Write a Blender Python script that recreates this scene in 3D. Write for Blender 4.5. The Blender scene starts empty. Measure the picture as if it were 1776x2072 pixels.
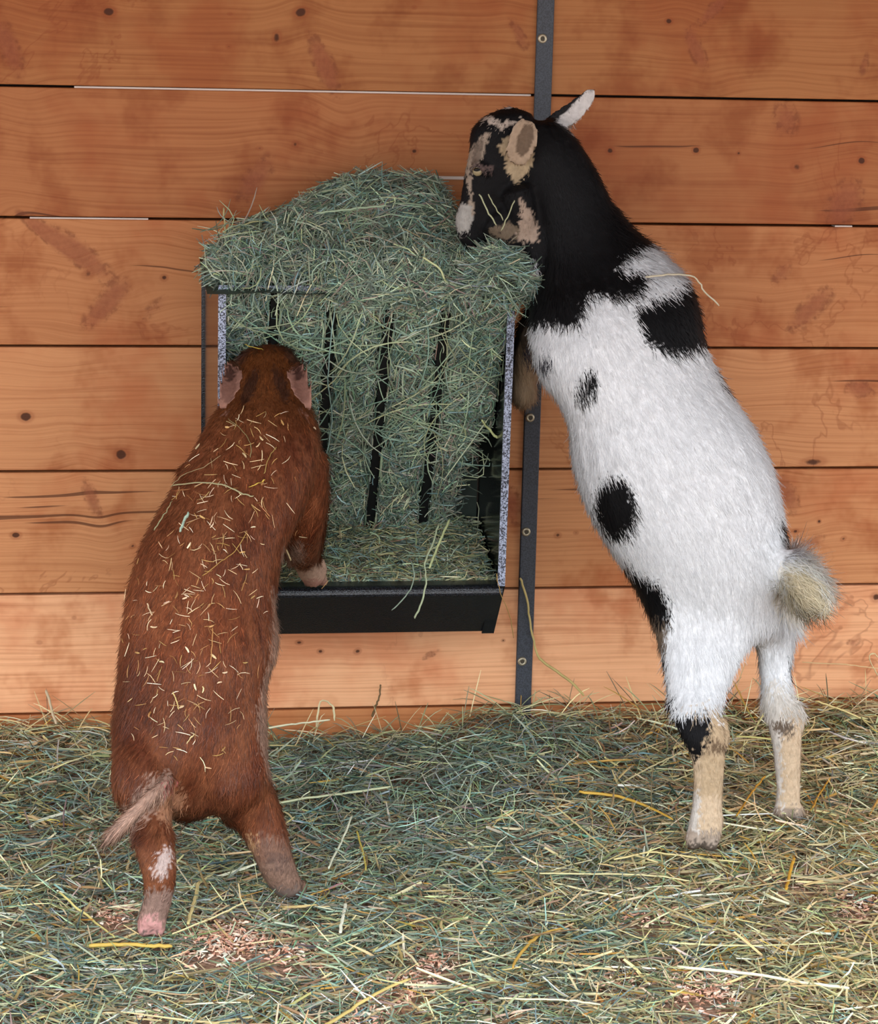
import bpy, bmesh, math, random
import numpy as np
from mathutils import Vector, Matrix

rng = np.random.default_rng(7)
random.seed(7)
scene = bpy.context.scene

# ------------------------------------------------------------------ camera
W, H, F = 1776, 2072, 4750.0
YAW, PITCH, ROLL = 0.14416, 0.21772, 0.02424
CAM = np.array([0.0, -3.39086, 1.0615])


def cam_axes():
    cy, sy, cp, sp = math.cos(YAW), math.sin(YAW), math.cos(PITCH), math.sin(PITCH)
    f = np.array([sy * cp, cy * cp, -sp]); r = np.array([cy, -sy, 0.0]); u = np.cross(r, f)
    c, s = math.cos(ROLL), math.sin(ROLL)
    return c * r + s * u, -s * r + c * u, f


RX, UX, FX = cam_axes()
cd = bpy.data.cameras.new('camera')
cam = bpy.data.objects.new('camera', cd)
scene.collection.objects.link(cam)
cd.sensor_fit = 'HORIZONTAL'; cd.sensor_width = 36.0; cd.lens = F * 36.0 / W
cd.clip_start = 0.05; cd.clip_end = 100
cam.matrix_world = Matrix(((RX[0], UX[0], -FX[0], CAM[0]), (RX[1], UX[1], -FX[1], CAM[1]), (RX[2], UX[2], -FX[2], CAM[2]), (0, 0, 0, 1)))
scene.camera = cam

# ------------------------------------------------------------------ light and exposure
scene.view_settings.view_transform = 'Standard'
scene.view_settings.look = 'None'
scene.view_settings.gamma = 1.0
scene.view_settings.use_curve_mapping = False
scene.view_settings.exposure = 0.0
world = bpy.data.worlds.new('overcast_sky'); scene.world = world
world.use_nodes = True
bg = world.node_tree.nodes['Background']
# overcast sky: dim at the horizon, three times brighter overhead, dull ground below it
_n = world.node_tree.nodes; _l = world.node_tree.links
_tc = _n.new('ShaderNodeTexCoord'); _sp = _n.new('ShaderNodeSeparateXYZ'); _cr = _n.new('ShaderNodeValToRGB')
_l.new(_tc.outputs['Generated'], _sp.inputs[0]); _l.new(_sp.outputs[2], _cr.inputs[0]); _l.new(_cr.outputs[0], bg.inputs['Color'])
_cr.color_ramp.elements[0].position = 0.0; _cr.color_ramp.elements[0].color = (0.26, 0.275, 0.29, 1)
_cr.color_ramp.elements[1].position = 0.8; _cr.color_ramp.elements[1].color = (0.84, 0.92, 1.0, 1)
bg.inputs['Strength'].default_value = 7.0
scene.cycles.use_adaptive_sampling = True; scene.cycles.adaptive_threshold = 0.03
scene.cycles.max_bounces = 6; scene.cycles.diffuse_bounces = 3; scene.cycles.glossy_bounces = 2
scene.cycles.caustics_reflective = False; scene.cycles.caustics_refractive = False
al = bpy.data.lights.new('open_side_daylight', 'AREA'); al.shape = 'RECTANGLE'; al.size = 4.5; al.size_y = 2.2
al.energy = 45; al.color = (0.95, 0.97, 1.0)
alo = bpy.data.objects.new('open_side_daylight', al); scene.collection.objects.link(alo)
alo.location = (-0.9, -4.8, 1.55)
alo.rotation_euler = (Vector((0.6, -0.4, 0.0)) - Vector(alo.location)).to_track_quat('-Z', 'Y').to_euler()


# ------------------------------------------------------------------ pixel to place
def ray(x, y):
    return RX * ((x - W / 2) / F) - UX * ((y - H / 2) / F) + FX


def P(x, y, d):
    """the point seen at (x, y) that stands d metres in front of the plank wall"""
    v = ray(x, y); t = (-d - CAM[1]) / v[1]
    return CAM + t * v


def G(x, y, z=0.0):
    v = ray(x, y); t = (z - CAM[2]) / v[2]
    return CAM + t * v


def proj(p):
    q = np.asarray(p) - CAM
    w = q @ FX
    return np.stack([W / 2 + F * (q @ RX) / w, H / 2 - F * (q @ UX) / w], -1)


def mpp(p):
    return float((np.asarray(p) - CAM) @ FX) / F


def lin(c):
    c = np.asarray(c, float) / 255.0
    return np.where(c <= 0.04045, c / 12.92, ((c + 0.055) / 1.055) ** 2.4)


def L4(r, g, b):
    return tuple(float(v) for v in lin((r, g, b))) + (1.0,)


# ------------------------------------------------------------------ object helpers
def link(o, parent=None):
    scene.collection.objects.link(o)
    if parent is not None:
        o.parent = parent
        o.matrix_parent_inverse = Matrix.Translation(-Vector(parent.location))
    return o


def tag(o, label=None, cat=None, group=None, kind=None):
    if label: o['label'] = label
    if cat: o['category'] = cat
    if group: o['group'] = group
    if kind: o['kind'] = kind
    return o


def empty(name, loc):
    o = bpy.data.objects.new(name, None); o.location = loc; o.empty_display_size = 0.05
    scene.collection.objects.link(o)
    return o


def mesh_np(name, verts, faces, mats=(), smooth=False, attrs=None):
    """verts (N,3); faces list of (M,k) index arrays"""
    me = bpy.data.meshes.new(name)
    verts = np.asarray(verts, np.float32)
    fl = [np.asarray(f, np.int32) for f in faces if len(f)]
    me.vertices.add(len(verts)); me.vertices.foreach_set('co', verts.ravel())
    idx = np.concatenate([f.ravel() for f in fl])
    cnt = np.concatenate([np.full(len(f), f.shape[1], np.int32) for f in fl])
    st = np.concatenate([[0], np.cumsum(cnt)[:-1]]).astype(np.int32)
    me.loops.add(len(idx)); me.loops.foreach_set('vertex_index', idx)
    me.polygons.add(len(cnt)); me.polygons.foreach_set('loop_start', st)
    me.polygons.foreach_set('use_smooth', np.full(len(cnt), smooth, bool))
    me.update(calc_edges=True)
    for m in mats: me.materials.append(m)
    for k, v in (attrs or {}).items():
        v = np.asarray(v, np.float32)
        if v.ndim == 1:
            a = me.attributes.new(k, 'FLOAT', 'POINT'); a.data.foreach_set('value', v)
        elif v.shape[1] == 3:
            a = me.attributes.new(k, 'FLOAT_COLOR', 'POINT')
            a.data.foreach_set('color', np.concatenate([v, np.ones((len(v), 1), np.float32)], 1).ravel())
    me.validate()
    return me


def obj_bm(name, bm, mat, parent=None, smooth=False):
    bmesh.ops.recalc_face_normals(bm, faces=bm.faces)
    me = bpy.data.meshes.new(name); bm.to_mesh(me); bm.free()
    if smooth:
        for p in me.polygons: p.use_smooth = True
    me.materials.append(mat)
    return link(bpy.data.objects.new(name, me), parent)


def add_prism(bm, poly, axis_vec):
    """closed prism: polygon (list of 3d points) swept along axis_vec"""
    a = Vector(axis_vec)
    v0 = [bm.verts.new(Vector(p)) for p in poly]; v1 = [bm.verts.new(Vector(p) + a) for p in poly]
    n = len(poly)
    bm.faces.new(v0); bm.faces.new(v1[::-1])
    for i in range(n): bm.faces.new((v0[i], v1[i], v1[(i + 1) % n], v0[(i + 1) % n]))


def add_box(bm, lo, hi):
    (x0, y0, z0), (x1, y1, z1) = lo, hi
    add_prism(bm, [(x0, y0, z0), (x1, y0, z0), (x1, y1, z0), (x0, y1, z0)], (0, 0, z1 - z0))


def bevel(bm, w, seg=2):
    bmesh.ops.bevel(bm, geom=list(bm.edges), offset=w, segments=seg, affect='EDGES', profile=0.5)


# ------------------------------------------------------------------ materials
def mat(name):
    m = bpy.data.materials.new(name); m.use_nodes = True
    nt = m.node_tree; b = nt.nodes['Principled BSDF']
    return m, nt, b


class NB:
    def __init__(s, nt): s.nt = nt
    def n(s, t, **kw):
        o = s.nt.nodes.new(t)
        for k, v in kw.items(): setattr(o, k, v)
        return o
    def lk(s, a, b): s.nt.links.new(a, b)
    def val(s, sock, v):
        if hasattr(v, 'is_linked'): s.lk(v, sock)
        else: sock.default_value = v
    def math(s, op, a, b=None, c=None, clamp=False):
        o = s.n('ShaderNodeMath', operation=op, use_clamp=clamp)
        s.val(o.inputs[0], a)
        if b is not None: s.val(o.inputs[1], b)
        if c is not None: s.val(o.inputs[2], c)
        return o.outputs[0]
    def mix(s, f, a, b, blend='MIX'):
        o = s.n('ShaderNodeMix', data_type='RGBA', blend_type=blend)
        s.val(o.inputs[0], f); s.val(o.inputs[6], a); s.val(o.inputs[7], b)
        return o.outputs[2]
    def xyz(s, x, y, z):
        o = s.n('ShaderNodeCombineXYZ')
        s.val(o.inputs[0], x); s.val(o.inputs[1], y); s.val(o.inputs[2], z)
        return o.outputs[0]
    def noise(s, vec, scale, detail=3.0, rough=0.55, dist=0.0):
        o = s.n('ShaderNodeTexNoise')
        s.lk(vec, o.inputs['Vector']); o.inputs['Scale'].default_value = scale
        o.inputs['Detail'].default_value = detail; o.inputs['Roughness'].default_value = rough
        o.inputs['Distortion'].default_value = dist
        return o.outputs['Fac']
    def smooth(s, v, lo, hi, a=0.0, b=1.0):
        o = s.n('ShaderNodeMapRange', interpolation_type='SMOOTHSTEP')
        s.val(o.inputs[0], v)
        for i, q in enumerate((lo, hi, a, b)): o.inputs[i + 1].default_value = q
        return o.outputs[0]
    def attr(s, name):
        return s.n('ShaderNodeAttribute', attribute_name=name)


def simple(name, rgb, rough=0.6, metal=0.0, spec=0.5):
    m, nt, b = mat(name)
    b.inputs['Base Color'].default_value = L4(*rgb); b.inputs['Roughness'].default_value = rough
    b.inputs['Metallic'].default_value = metal; b.inputs['Specular IOR Level'].default_value = spec
    return m


# knots: pixel x, y, length px, width px, tilt (deg, anticlockwise in the picture), strength, kind (0 round dark, 1 reddish spike)
KNOTS = [(220, 24, 15, 11, 0, 1.0, 0), (608, 25, 16, 12, 20, 1.0, 0), (560, 76, 11, 16, 0, .8, 0), (463, 94, 8, 6, 0, .6, 0),
         (656, 132, 66, 20, -66, 1.0, 1), (18, 95, 60, 22, -70, .9, 1), (465, 28, 8, 4, 0, .5, 0), (838, 15, 7, 5, 0, .6, 0),
         (1353, 43, 9, 8, 0, .9, 0), (1408, 100, 46, 16, -62, .9, 1), (1445, 18, 42, 14, 45, .9, 1), (1050, 70, 40, 14, -60, .7, 1),
         (1748, 130, 26, 12, 80, .6, 1), (1590, 240, 42, 30, -75, .7, 1), (1408, 304, 9, 8, 0, 1.0, 0), (1234, 305, 10, 9, 0, .8, 0),
         (1612, 338, 15, 13, 0, .7, 0), (1743, 325, 10, 9, 0, 1.0, 0), (1708, 410, 52, 34, 62, .9, 1), (1494, 310, 6, 5, 0, .7, 0),
         (525, 300, 9, 6, 0, .6, 0), (597, 292, 8, 8, 0, .7, 0), (838, 306, 9, 8, 0, .8, 0), (515, 365, 60, 26, 55, .8, 1),
         (90, 470, 60, 13, -38, 1.0, 1), (165, 515, 75, 24, -40, .9, 1), (178, 555, 18, 12, 20, .6, 0), (213, 618, 62, 22, 45, .9, 1), (332, 562, 9, 8, 0, .8, 0),
         (310, 625, 50, 16, 42, .5, 1), (1640, 625, 66, 24, 45, .8, 1), (1580, 555, 36, 18, 60, .6, 1),
         (52, 843, 16, 12, 0, 1.0, 0), (245, 920, 15, 14, 0, 1.0, 0), (186, 1010, 46, 15, -70, .8, 1), (32, 1083, 12, 8, 0, 1.0, 0), (268, 1105, 8, 6, 30, .7, 0),
         (1738, 788, 34, 20, -10, .8, 1), (1645, 935, 30, 12, 5, .8, 0), (1590, 1000, 46, 22, -60, .9, 1), (1657, 1055, 5, 5, 0, .9, 0), (1609, 1075, 8, 6, 10, .8, 0), (1706, 1090, 8, 6, 40, .7, 0),
         (1640, 1100, 34, 14, 30, .7, 1), (1036, 1022, 40, 20, -80, .9, 1), (1128, 1083, 9, 8, 0, .7, 0), (1165, 1078, 7, 5, 0, .6, 0), (1773, 1208, 14, 12, 0, .8, 0), (1725, 1300, 20, 10, 10, .6, 1),
         (605, 1300, 9, 6, 0, .8, 0), (648, 1318, 8, 6, 0, .8, 0), (723, 1318, 9, 7, 20, .8, 0), (870, 1325, 24, 8, 25, .6, 1), (1018, 1296, 5, 4, 0, .7, 0), (1500, 900, 5, 4, 0, .5, 0),
         (1330, 1290, 6, 5, 0, .5, 0), (1700, 1270, 6, 5, 0, .5, 0), (80, 1300, 8, 6, 0, .5, 0), (150, 1250, 6, 5, 0, .5, 0)]


def wood_material(knots):
    m, nt, b = mat('stained_planks'); q = NB(nt)
    tc = q.n('ShaderNodeTexCoord'); sp = q.n('ShaderNodeSeparateXYZ'); q.lk(tc.outputs['Object'], sp.inputs[0])
    X, Z = sp.outputs[0], sp.outputs[2]
    pid = q.attr('pid').outputs['Fac']
    tint = q.attr('tint').outputs['Color']
    off = q.math('MULTIPLY', pid, 3.71)
    dark = None; spike = None; push = None; halo = None
    for (kx, ky, kl, kw, ka, ks, kk) in knots:
        c = P(kx, ky, 0); s = mpp(c)
        a = math.radians(ka)
        dx = q.math('SUBTRACT', X, float(c[0])); dz = q.math('SUBTRACT', Z, float(c[2]))
        u = q.math('ADD', q.math('MULTIPLY', dx, math.cos(a) / (kl * s)), q.math('MULTIPLY', dz, math.sin(a) / (kl * s)))
        v = q.math('ADD', q.math('MULTIPLY', dx, -math.sin(a) / (kw * s)), q.math('MULTIPLY', dz, math.cos(a) / (kw * s)))
        r2 = q.math('MULTIPLY_ADD', u, u, q.math('MULTIPLY', v, v))
        g = q.math('EXPONENT', q.math('MULTIPLY', r2, -1.15 if kk == 0 else -0.9))
        g = q.math('MULTIPLY', g, ks)
        if kk == 0: dark = g if dark is None else q.math('ADD', dark, g)
        else: spike = g if spike is None else q.math('ADD', spike, g)
        # the grain bows round each knot
        bow = q.math('MULTIPLY', q.math('EXPONENT', q.math('MULTIPLY', r2, -0.16)), q.math('MULTIPLY', dz, 0.34 * ks))
        push = bow if push is None else q.math('ADD', push, bow)
    def const(v):
        o = q.n('ShaderNodeValue'); o.outputs[0].default_value = v; return o.outputs[0]
    dark, spike, push = (const(0.0) if a is None else a for a in (dark, spike, push))
    co = q.xyz(q.math('ADD', X, off), off, Z)
    lowv = q.xyz(q.math('MULTIPLY', q.math('ADD', X, off), 1.1), off, q.math('MULTIPLY', Z, 5.0))
    warp = q.math('MULTIPLY', q.math('SUBTRACT', q.noise(lowv, 1.6, 2.0), 0.5), 0.032)
    zz = q.math('ADD', q.math('SUBTRACT', Z, push), warp)
    # growth rings as long streaks
    gv = q.xyz(q.math('MULTIPLY', q.math('ADD', X, off), 1.3), off, q.math('MULTIPLY', zz, 105.0))
    g1 = q.noise(gv, 1.9, 2.5, 0.6)
    gv2 = q.xyz(q.math('MULTIPLY', q.math('ADD', X, off), 3.0), off, q.math('MULTIPLY', zz, 230.0))
    g2 = q.noise(gv2, 1.4, 2.0, 0.6)
    sinw = q.math('SINE', q.math('MULTIPLY_ADD', zz, 820.0, q.math('MULTIPLY', g1, 7.0)))
    sinw = q.math('MULTIPLY_ADD', sinw, 0.5, 0.5)
    # rings fade in and out over the board
    zone = q.smooth(q.noise(q.xyz(q.math('MULTIPLY', X, 0.8), off, q.math('MULTIPLY', Z, 9.0)), 2.2, 2.0), 0.36, 0.66)
    grain = q.math('ADD', q.math('MULTIPLY', q.smooth(g1, 0.40, 0.75), 0.48), q.math('MULTIPLY', q.math('MULTIPLY', sinw, zone), 0.26))
    grain = q.math('ADD', grain, q.math('MULTIPLY', q.math('SUBTRACT', g2, 0.5), 0.9))
    light = L4(208, 144, 96); deep = L4(160, 92, 50)
    col = q.mix(q.math('MULTIPLY', grain, 0.78, clamp=True), light, deep)
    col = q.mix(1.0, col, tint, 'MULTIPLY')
    # ruddy and ochre clouds of the stain
    cl = q.noise(co, 5.0, 4.0, 0.6)
    col = q.mix(q.smooth(cl, 0.46, 0.68, 0, 0.62), col, q.mix(1.0, col, L4(228, 182, 160), 'MULTIPLY'))
    cl2 = q.noise(q.xyz(q.math('ADD', X, 4.0), off, Z), 9.0, 4.0, 0.6)
    col = q.mix(q.smooth(cl2, 0.50, 0.68, 0, 0.6), col, q.mix(1.0, col, L4(204, 164, 130), 'MULTIPLY'))
    # dried tide lines
    tv = q.xyz(q.math('ADD', X, off), q.math('MULTIPLY', off, 2.0), Z)
    tn = q.noise(tv, 4.2, 5.0, 0.62, 0.4)
    line = q.smooth(q.math('ABSOLUTE', q.math('SUBTRACT', tn, 0.53)), 0.0, 0.012, 1.0, 0.0)
    tm = q.smooth(q.noise(co, 3.1, 1.0), 0.50, 0.62)
    col = q.mix(q.math('MULTIPLY', q.math('MULTIPLY', line, tm), 0.36), col, L4(136, 66, 30))
    # fine cracks running with the grain
    cr = q.noise(q.xyz(q.math('MULTIPLY', X, 2.2), off, q.math('MULTIPLY', zz, 95.0)), 1.0, 1.0)
    col = q.mix(q.smooth(cr, 0.735, 0.76, 0, 0.75), col, L4(78, 38, 16))
    # knots
    rag = q.noise(co, 90.0, 3.0)
    sg = q.smooth(q.math('ADD', spike, q.math('MULTIPLY', q.math('SUBTRACT', rag, 0.5), 0.3)), 0.22, 0.8)
    fib = q.noise(q.xyz(q.math('MULTIPLY', X, 1.0), off, Z), 160.0, 2.0)
    spc = q.mix(fib, L4(120, 58, 36), L4(172, 100, 66))
    col = q.mix(q.math("MULTIPLY", sg, 0.68), col, spc)
    edge = q.math('SUBTRACT', q.smooth(spike, 0.20, 0.42), q.smooth(spike, 0.45, 0.7))
    col = q.mix(q.math('MULTIPLY', edge, q.smooth(rag, 0.45, 0.65, 0, 0.45)), col, L4(104, 50, 24))
    hg = q.smooth(dark, 0.08, 0.4)
    col = q.mix(q.math('MULTIPLY', hg, 0.35), col, L4(140, 66, 30))
    dg = q.smooth(q.math('ADD', dark, q.math('MULTIPLY', q.math('SUBTRACT', rag, 0.5), 0.35)), 0.5, 0.75)
    col = q.mix(q.math('MULTIPLY', dg, 0.9), col, L4(66, 32, 15))
    q.lk(col, b.inputs['Base Color'])
    b.inputs['Roughness'].default_value = 0.62
    b.inputs['Specular IOR Level'].default_value = 0.25
    bp = q.n('ShaderNodeBump'); bp.inputs['Strength'].default_value = 0.25; bp.inputs['Distance'].default_value = 0.002
    q.lk(q.math('SUBTRACT', grain, dg), bp.inputs['Height']); q.lk(bp.outputs[0], b.inputs['Normal'])
    return m


def strand_material(name, rough=0.55, trans=0.0, spec=0.3):
    m, nt, b = mat(name); q = NB(nt)
    q.lk(q.attr('col').outputs['Color'], b.inputs['Base Color'])
    b.inputs['Roughness'].default_value = rough; b.inputs['Specular IOR Level'].default_value = spec
    return m


def fur_material(name, rough=0.6, spec=0.2):
    m, nt, b = mat(name); q = NB(nt)
    q.lk(q.attr('col').outputs['Color'], b.inputs['Base Color'])
    q.lk(q.attr('nrm').outputs['Vector'], b.inputs['Normal'])
    b.inputs['Roughness'].default_value = rough; b.inputs['Specular IOR Level'].default_value = spec
    return m


def body_material(name, scale):
    m, nt, b = mat(name); q = NB(nt)
    tc = q.n('ShaderNodeTexCoord')
    n1 = q.noise(tc.outputs['Object'], scale, 4.0)
    c = q.attr('col').outputs['Color']
    q.lk(q.mix(q.smooth(n1, 0.3, 0.7, 0, 0.5), c, q.mix(1.0, c, (0.6, 0.6, 0.6, 1), 'MULTIPLY')), b.inputs['Base Color'])
    b.inputs['Roughness'].default_value = 0.75; b.inputs['Specular IOR Level'].default_value = 0.2
    bp = q.n('ShaderNodeBump'); bp.inputs['Strength'].default_value = 0.5; bp.inputs['Distance'].default_value = 0.002
    q.lk(n1, bp.inputs['Height']); q.lk(bp.outputs[0], b.inputs['Normal'])
    return m


def hammer_material(name, lo, hi, amt, rough=0.32, dist=0.0012):
    m, nt, b = mat(name); q = NB(nt)
    tc = q.n('ShaderNodeTexCoord')
    n1 = q.noise(tc.outputs['Object'], 480.0, 2.0, 0.5, 0.6)
    n2 = q.noise(tc.outputs['Object'], 140.0, 2.0)
    f = q.smooth(q.math('MULTIPLY_ADD', n2, 0.25, n1), 0.52, 0.72, 0.0, amt)
    q.lk(q.mix(f, L4(*lo), L4(*hi)), b.inputs['Base Color'])
    b.inputs['Roughness'].default_value = rough
    bp = q.n('ShaderNodeBump'); bp.inputs['Strength'].default_value = 0.8; bp.inputs['Distance'].default_value = dist
    q.lk(n1, bp.inputs['Height']); q.lk(bp.outputs[0], b.inputs['Normal'])
    return m


def shavings_material():
    m, nt, b = mat('wood_shavings_floor'); q = NB(nt)
    tc = q.n('ShaderNodeTexCoord'); v = tc.outputs['Object']
    n1 = q.noise(v, 160.0, 3.0); n2 = q.noise(v, 14.0, 3.0)
    c = q.mix(q.smooth(n1, 0.3, 0.7), L4(104, 78, 60), L4(200, 160, 134))
    c = q.mix(q.smooth(n2, 0.45, 0.7, 0, 0.6), c, L4(120, 96, 70))
    q.lk(c, b.inputs['Base Color']); b.inputs['Roughness'].default_value = 0.9
    bp = q.n('ShaderNodeBump'); bp.inputs['Strength'].default_value = 0.8; bp.inputs['Distance'].default_value = 0.004
    q.lk(n1, bp.inputs['Height']); q.lk(bp.outputs[0], b.inputs['Normal'])
    return m


M_HAY = strand_material('dry_hay')
M_GOATFUR = fur_material('goat_coat'); M_PIGFUR = fur_material('pig_bristle', 0.5, 0.3)
M_GOAT = body_material('goat_skin', 160.0); M_PIG = body_material('pig_skin', 220.0)
M_BLACK = hammer_material('black_hammered_paint', (13, 14, 17), (58, 62, 72), 0.3, 0.26, 0.0006)
M_FLANGE = hammer_material('black_hammered_paint_sky_glints', (44, 46, 58), (176, 184, 206), 1.0, 0.38)  # same black paint, with bright sky glints put into the speckle colour
M_GLOSS = simple('black_gloss_paint', (20, 20, 22), 0.16)
M_BAR = simple('black_bar_paint', (12, 13, 15), 0.5)
M_STRIP = hammer_material('dark_steel_strip', (44, 47, 54), (66, 71, 80), 0.8, 0.5, 0.0002)
M_SCREW = simple('zinc_screw', (176, 166, 142), 0.4, 0.6)
M_SOCKET = simple('screw_recess', (74, 66, 52), 0.6, 0.3)
M_DARK = simple('dark_gap', (40, 24, 14), 0.9)
M_PALE = simple('pale_bracket_and_gap_light', (214, 196, 184), 0.4)  # bracket metal, and the pale colour standing for daylight in plank gaps
M_FLOOR = shavings_material()


# ------------------------------------------------------------------ setting: plank wall, floor, added roof
PLH = 0.184
GAP = 0.0034
strip_x = 0.5 * (P(1103, 0, 0)[0] + P(1060, 1400, 0)[0])
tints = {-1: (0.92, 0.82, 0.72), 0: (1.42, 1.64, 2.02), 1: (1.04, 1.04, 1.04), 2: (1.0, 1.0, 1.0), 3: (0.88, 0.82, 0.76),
         4: (0.72, 0.62, 0.53), 5: (0.72, 0.66, 0.54), 6: (0.7, 0.6, 0.5), 7: (0.7, 0.6, 0.5), 8: (0.7, 0.6, 0.5), 9: (0.7, 0.6, 0.5)}  # board colours, mixed with painted light: dimmer top, brighter foot
# one stain material per board, holding the knots that board has
M_BOARDS = []
def board_material(i, side):
    ks = []
    for k in KNOTS:
        c = P(k[0], k[1], 0)
        reach = 0.012 + 1.6 * max(abs(k[2] * math.sin(math.radians(k[4]))), abs(k[3] * math.cos(math.radians(k[4])))) * mpp(c)
        if i * PLH - reach < c[2] < (i + 1) * PLH + reach and (c[0] > strip_x) == (side == 1): ks.append(k)
    if not ks and i > 5:
        ks = []
    M_BOARDS.append(wood_material(ks))
    return len(M_BOARDS) - 1
bmw = bmesh.new()
lay_p = bmw.verts.layers.float.new('pid'); lay_t = bmw.verts.layers.float_color.new('tint')
for i in range(-1, 10):
    for side, (x0, x1) in enumerate(((-2.2, float(strip_x)), (float(strip_x), 3.2))):
        b2 = bmesh.new()
        z0 = i * PLH + GAP / 2 - (0.1 if i == -1 else 0); z1 = (i + 1) * PLH - GAP / 2
        add_box(b2, (x0, 0.0, z0), (x1, 0.035, z1))
        bevel(b2, 0.0018, 2)
        tmp = bpy.data.meshes.new('t'); b2.to_mesh(tmp); b2.free()
        n0 = len(bmw.verts); f0 = len(bmw.faces); bmw.from_mesh(tmp); bpy.data.meshes.remove(tmp)
        bmw.verts.ensure_lookup_table()
        bmw.faces.ensure_lookup_table(); mi = board_material(i, side)
        for f in bmw.faces[f0:]: f.material_index = mi
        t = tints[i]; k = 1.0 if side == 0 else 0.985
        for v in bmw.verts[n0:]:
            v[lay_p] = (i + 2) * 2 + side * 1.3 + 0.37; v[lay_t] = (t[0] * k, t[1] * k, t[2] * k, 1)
wall = tag(obj_bm('wall_back', bmw, M_BOARDS[0]), kind='structure')
for m_ in M_BOARDS[1:]: wall.data.materials.append(m_)
bmb = bmesh.new(); add_box(bmb, (-2.2, 0.036, -0.3), (3.2, 0.06, 10 * PLH))
tag(obj_bm('wall_backing', bmb, M_DARK), kind='structure')
# pale strips painted as daylight seeping through the upper gaps
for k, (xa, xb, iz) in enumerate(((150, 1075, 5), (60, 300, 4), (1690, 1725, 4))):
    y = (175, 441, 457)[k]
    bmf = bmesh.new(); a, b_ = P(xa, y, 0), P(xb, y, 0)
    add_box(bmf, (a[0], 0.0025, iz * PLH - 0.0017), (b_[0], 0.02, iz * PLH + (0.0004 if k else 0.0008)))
    tag(obj_bm('gap_light_strip_%d' % (k + 1), bmf, M_PALE), kind='structure')

FZ = -0.062


def fnoise(x, y, s, seed=0):
    """cheap smooth noise for numpy arrays"""
    r = np.random.default_rng(100 + seed); out = 0
    for k in range(7):
        a = r.uniform(0, 2 * np.pi); f = s * (0.6 + 0.25 * k); ph = r.uniform(0, 6.28)
        out = out + np.sin((x * np.cos(a) + y * np.sin(a)) * f + ph)
    return out / 7 * 1.6


def hay_height(x, d):
    """top of the loose hay over the floor"""
    px = proj(np.stack([x, -d, np.full_like(x, -0.03)], -1))
    u, v = px[..., 0], px[..., 1]
    h = -0.046 + 0.006 * fnoise(x, d, 14, 1)
    h = h + 0.036 * np.exp(-(((u - 1090) / 230) ** 2)) * np.exp(-(d / 0.26) ** 2)
    h = h + 0.026 * np.exp(-(((u - 860) / 330) ** 2)) * np.exp(-((d - 0.20) / 0.16) ** 2) - 0.012 * np.exp(-(((u - 840) / 120) ** 2)) * np.exp(-(d / 0.09) ** 2)
    h = h + 0.030 * np.exp(-(((u - 60) / 240) ** 2)) * np.exp(-(d / 0.22) ** 2)
    h = h + 0.040 * (1 / (1 + np.exp(-(u - 1330) / 60))) * np.exp(-(d / 0.20) ** 2)
    for (cx, cy) in ((1422, 1722), (1596, 1664), (306, 1902), (602, 1826)):
        h = h + 0.004 * np.exp(-((u - cx) / 62) ** 2 - ((v - cy) / 20) ** 2)
    for (cx, cy, rx, ry) in BARE:
        h = h - 0.013 * np.exp(-((u - cx) / rx) ** 2 - ((v - cy) / ry) ** 2)
    return h


BARE = [(475, 1860, 75, 45), (420, 1905, 90, 40), (225, 1830, 60, 40), (885, 1925, 75, 40), (1320, 1835, 75, 32), (1735, 1820, 60, 45), (1430, 1990, 90, 45),
        (730, 2045, 70, 35), (590, 1910, 80, 40), (1620, 1770, 50, 25), (820, 1990, 60, 30), (1230, 1975, 60, 25), (300, 2040, 60, 25), (330, 1700, 40, 25)]

nx, ny = 150, 120
gx = np.linspace(-2.2, 3.2, nx); gd = np.concatenate([np.linspace(0, 1.5, 90), np.linspace(1.6, 7.0, ny - 90)])
XX, DD = np.meshgrid(gx, gd, indexing='ij')
ZZ = FZ + 0.004 * fnoise(XX, DD, 20, 3)
V = np.stack([XX, -DD, ZZ], -1).reshape(-1, 3)
I = np.arange(nx * ny).reshape(nx, ny)
fc = np.stack([I[:-1, :-1], I[:-1, 1:], I[1:, 1:], I[1:, :-1]], -1).reshape(-1, 4)
flo = link(bpy.data.objects.new('floor', mesh_np('floor', V, [fc], [M_FLOOR], True)))
tag(flo, kind='structure')
# unseen roof added overhead, sized to darken the top of the wall
bmr = bmesh.new(); add_box(bmr, (-2.2, -2.0, 1.32), (3.2, 0.04, 1.38))
added_roof_m = simple('added_roof_boards', (120, 84, 56), 0.8)
tag(obj_bm('added_roof', bmr, added_roof_m), kind='structure')


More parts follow.
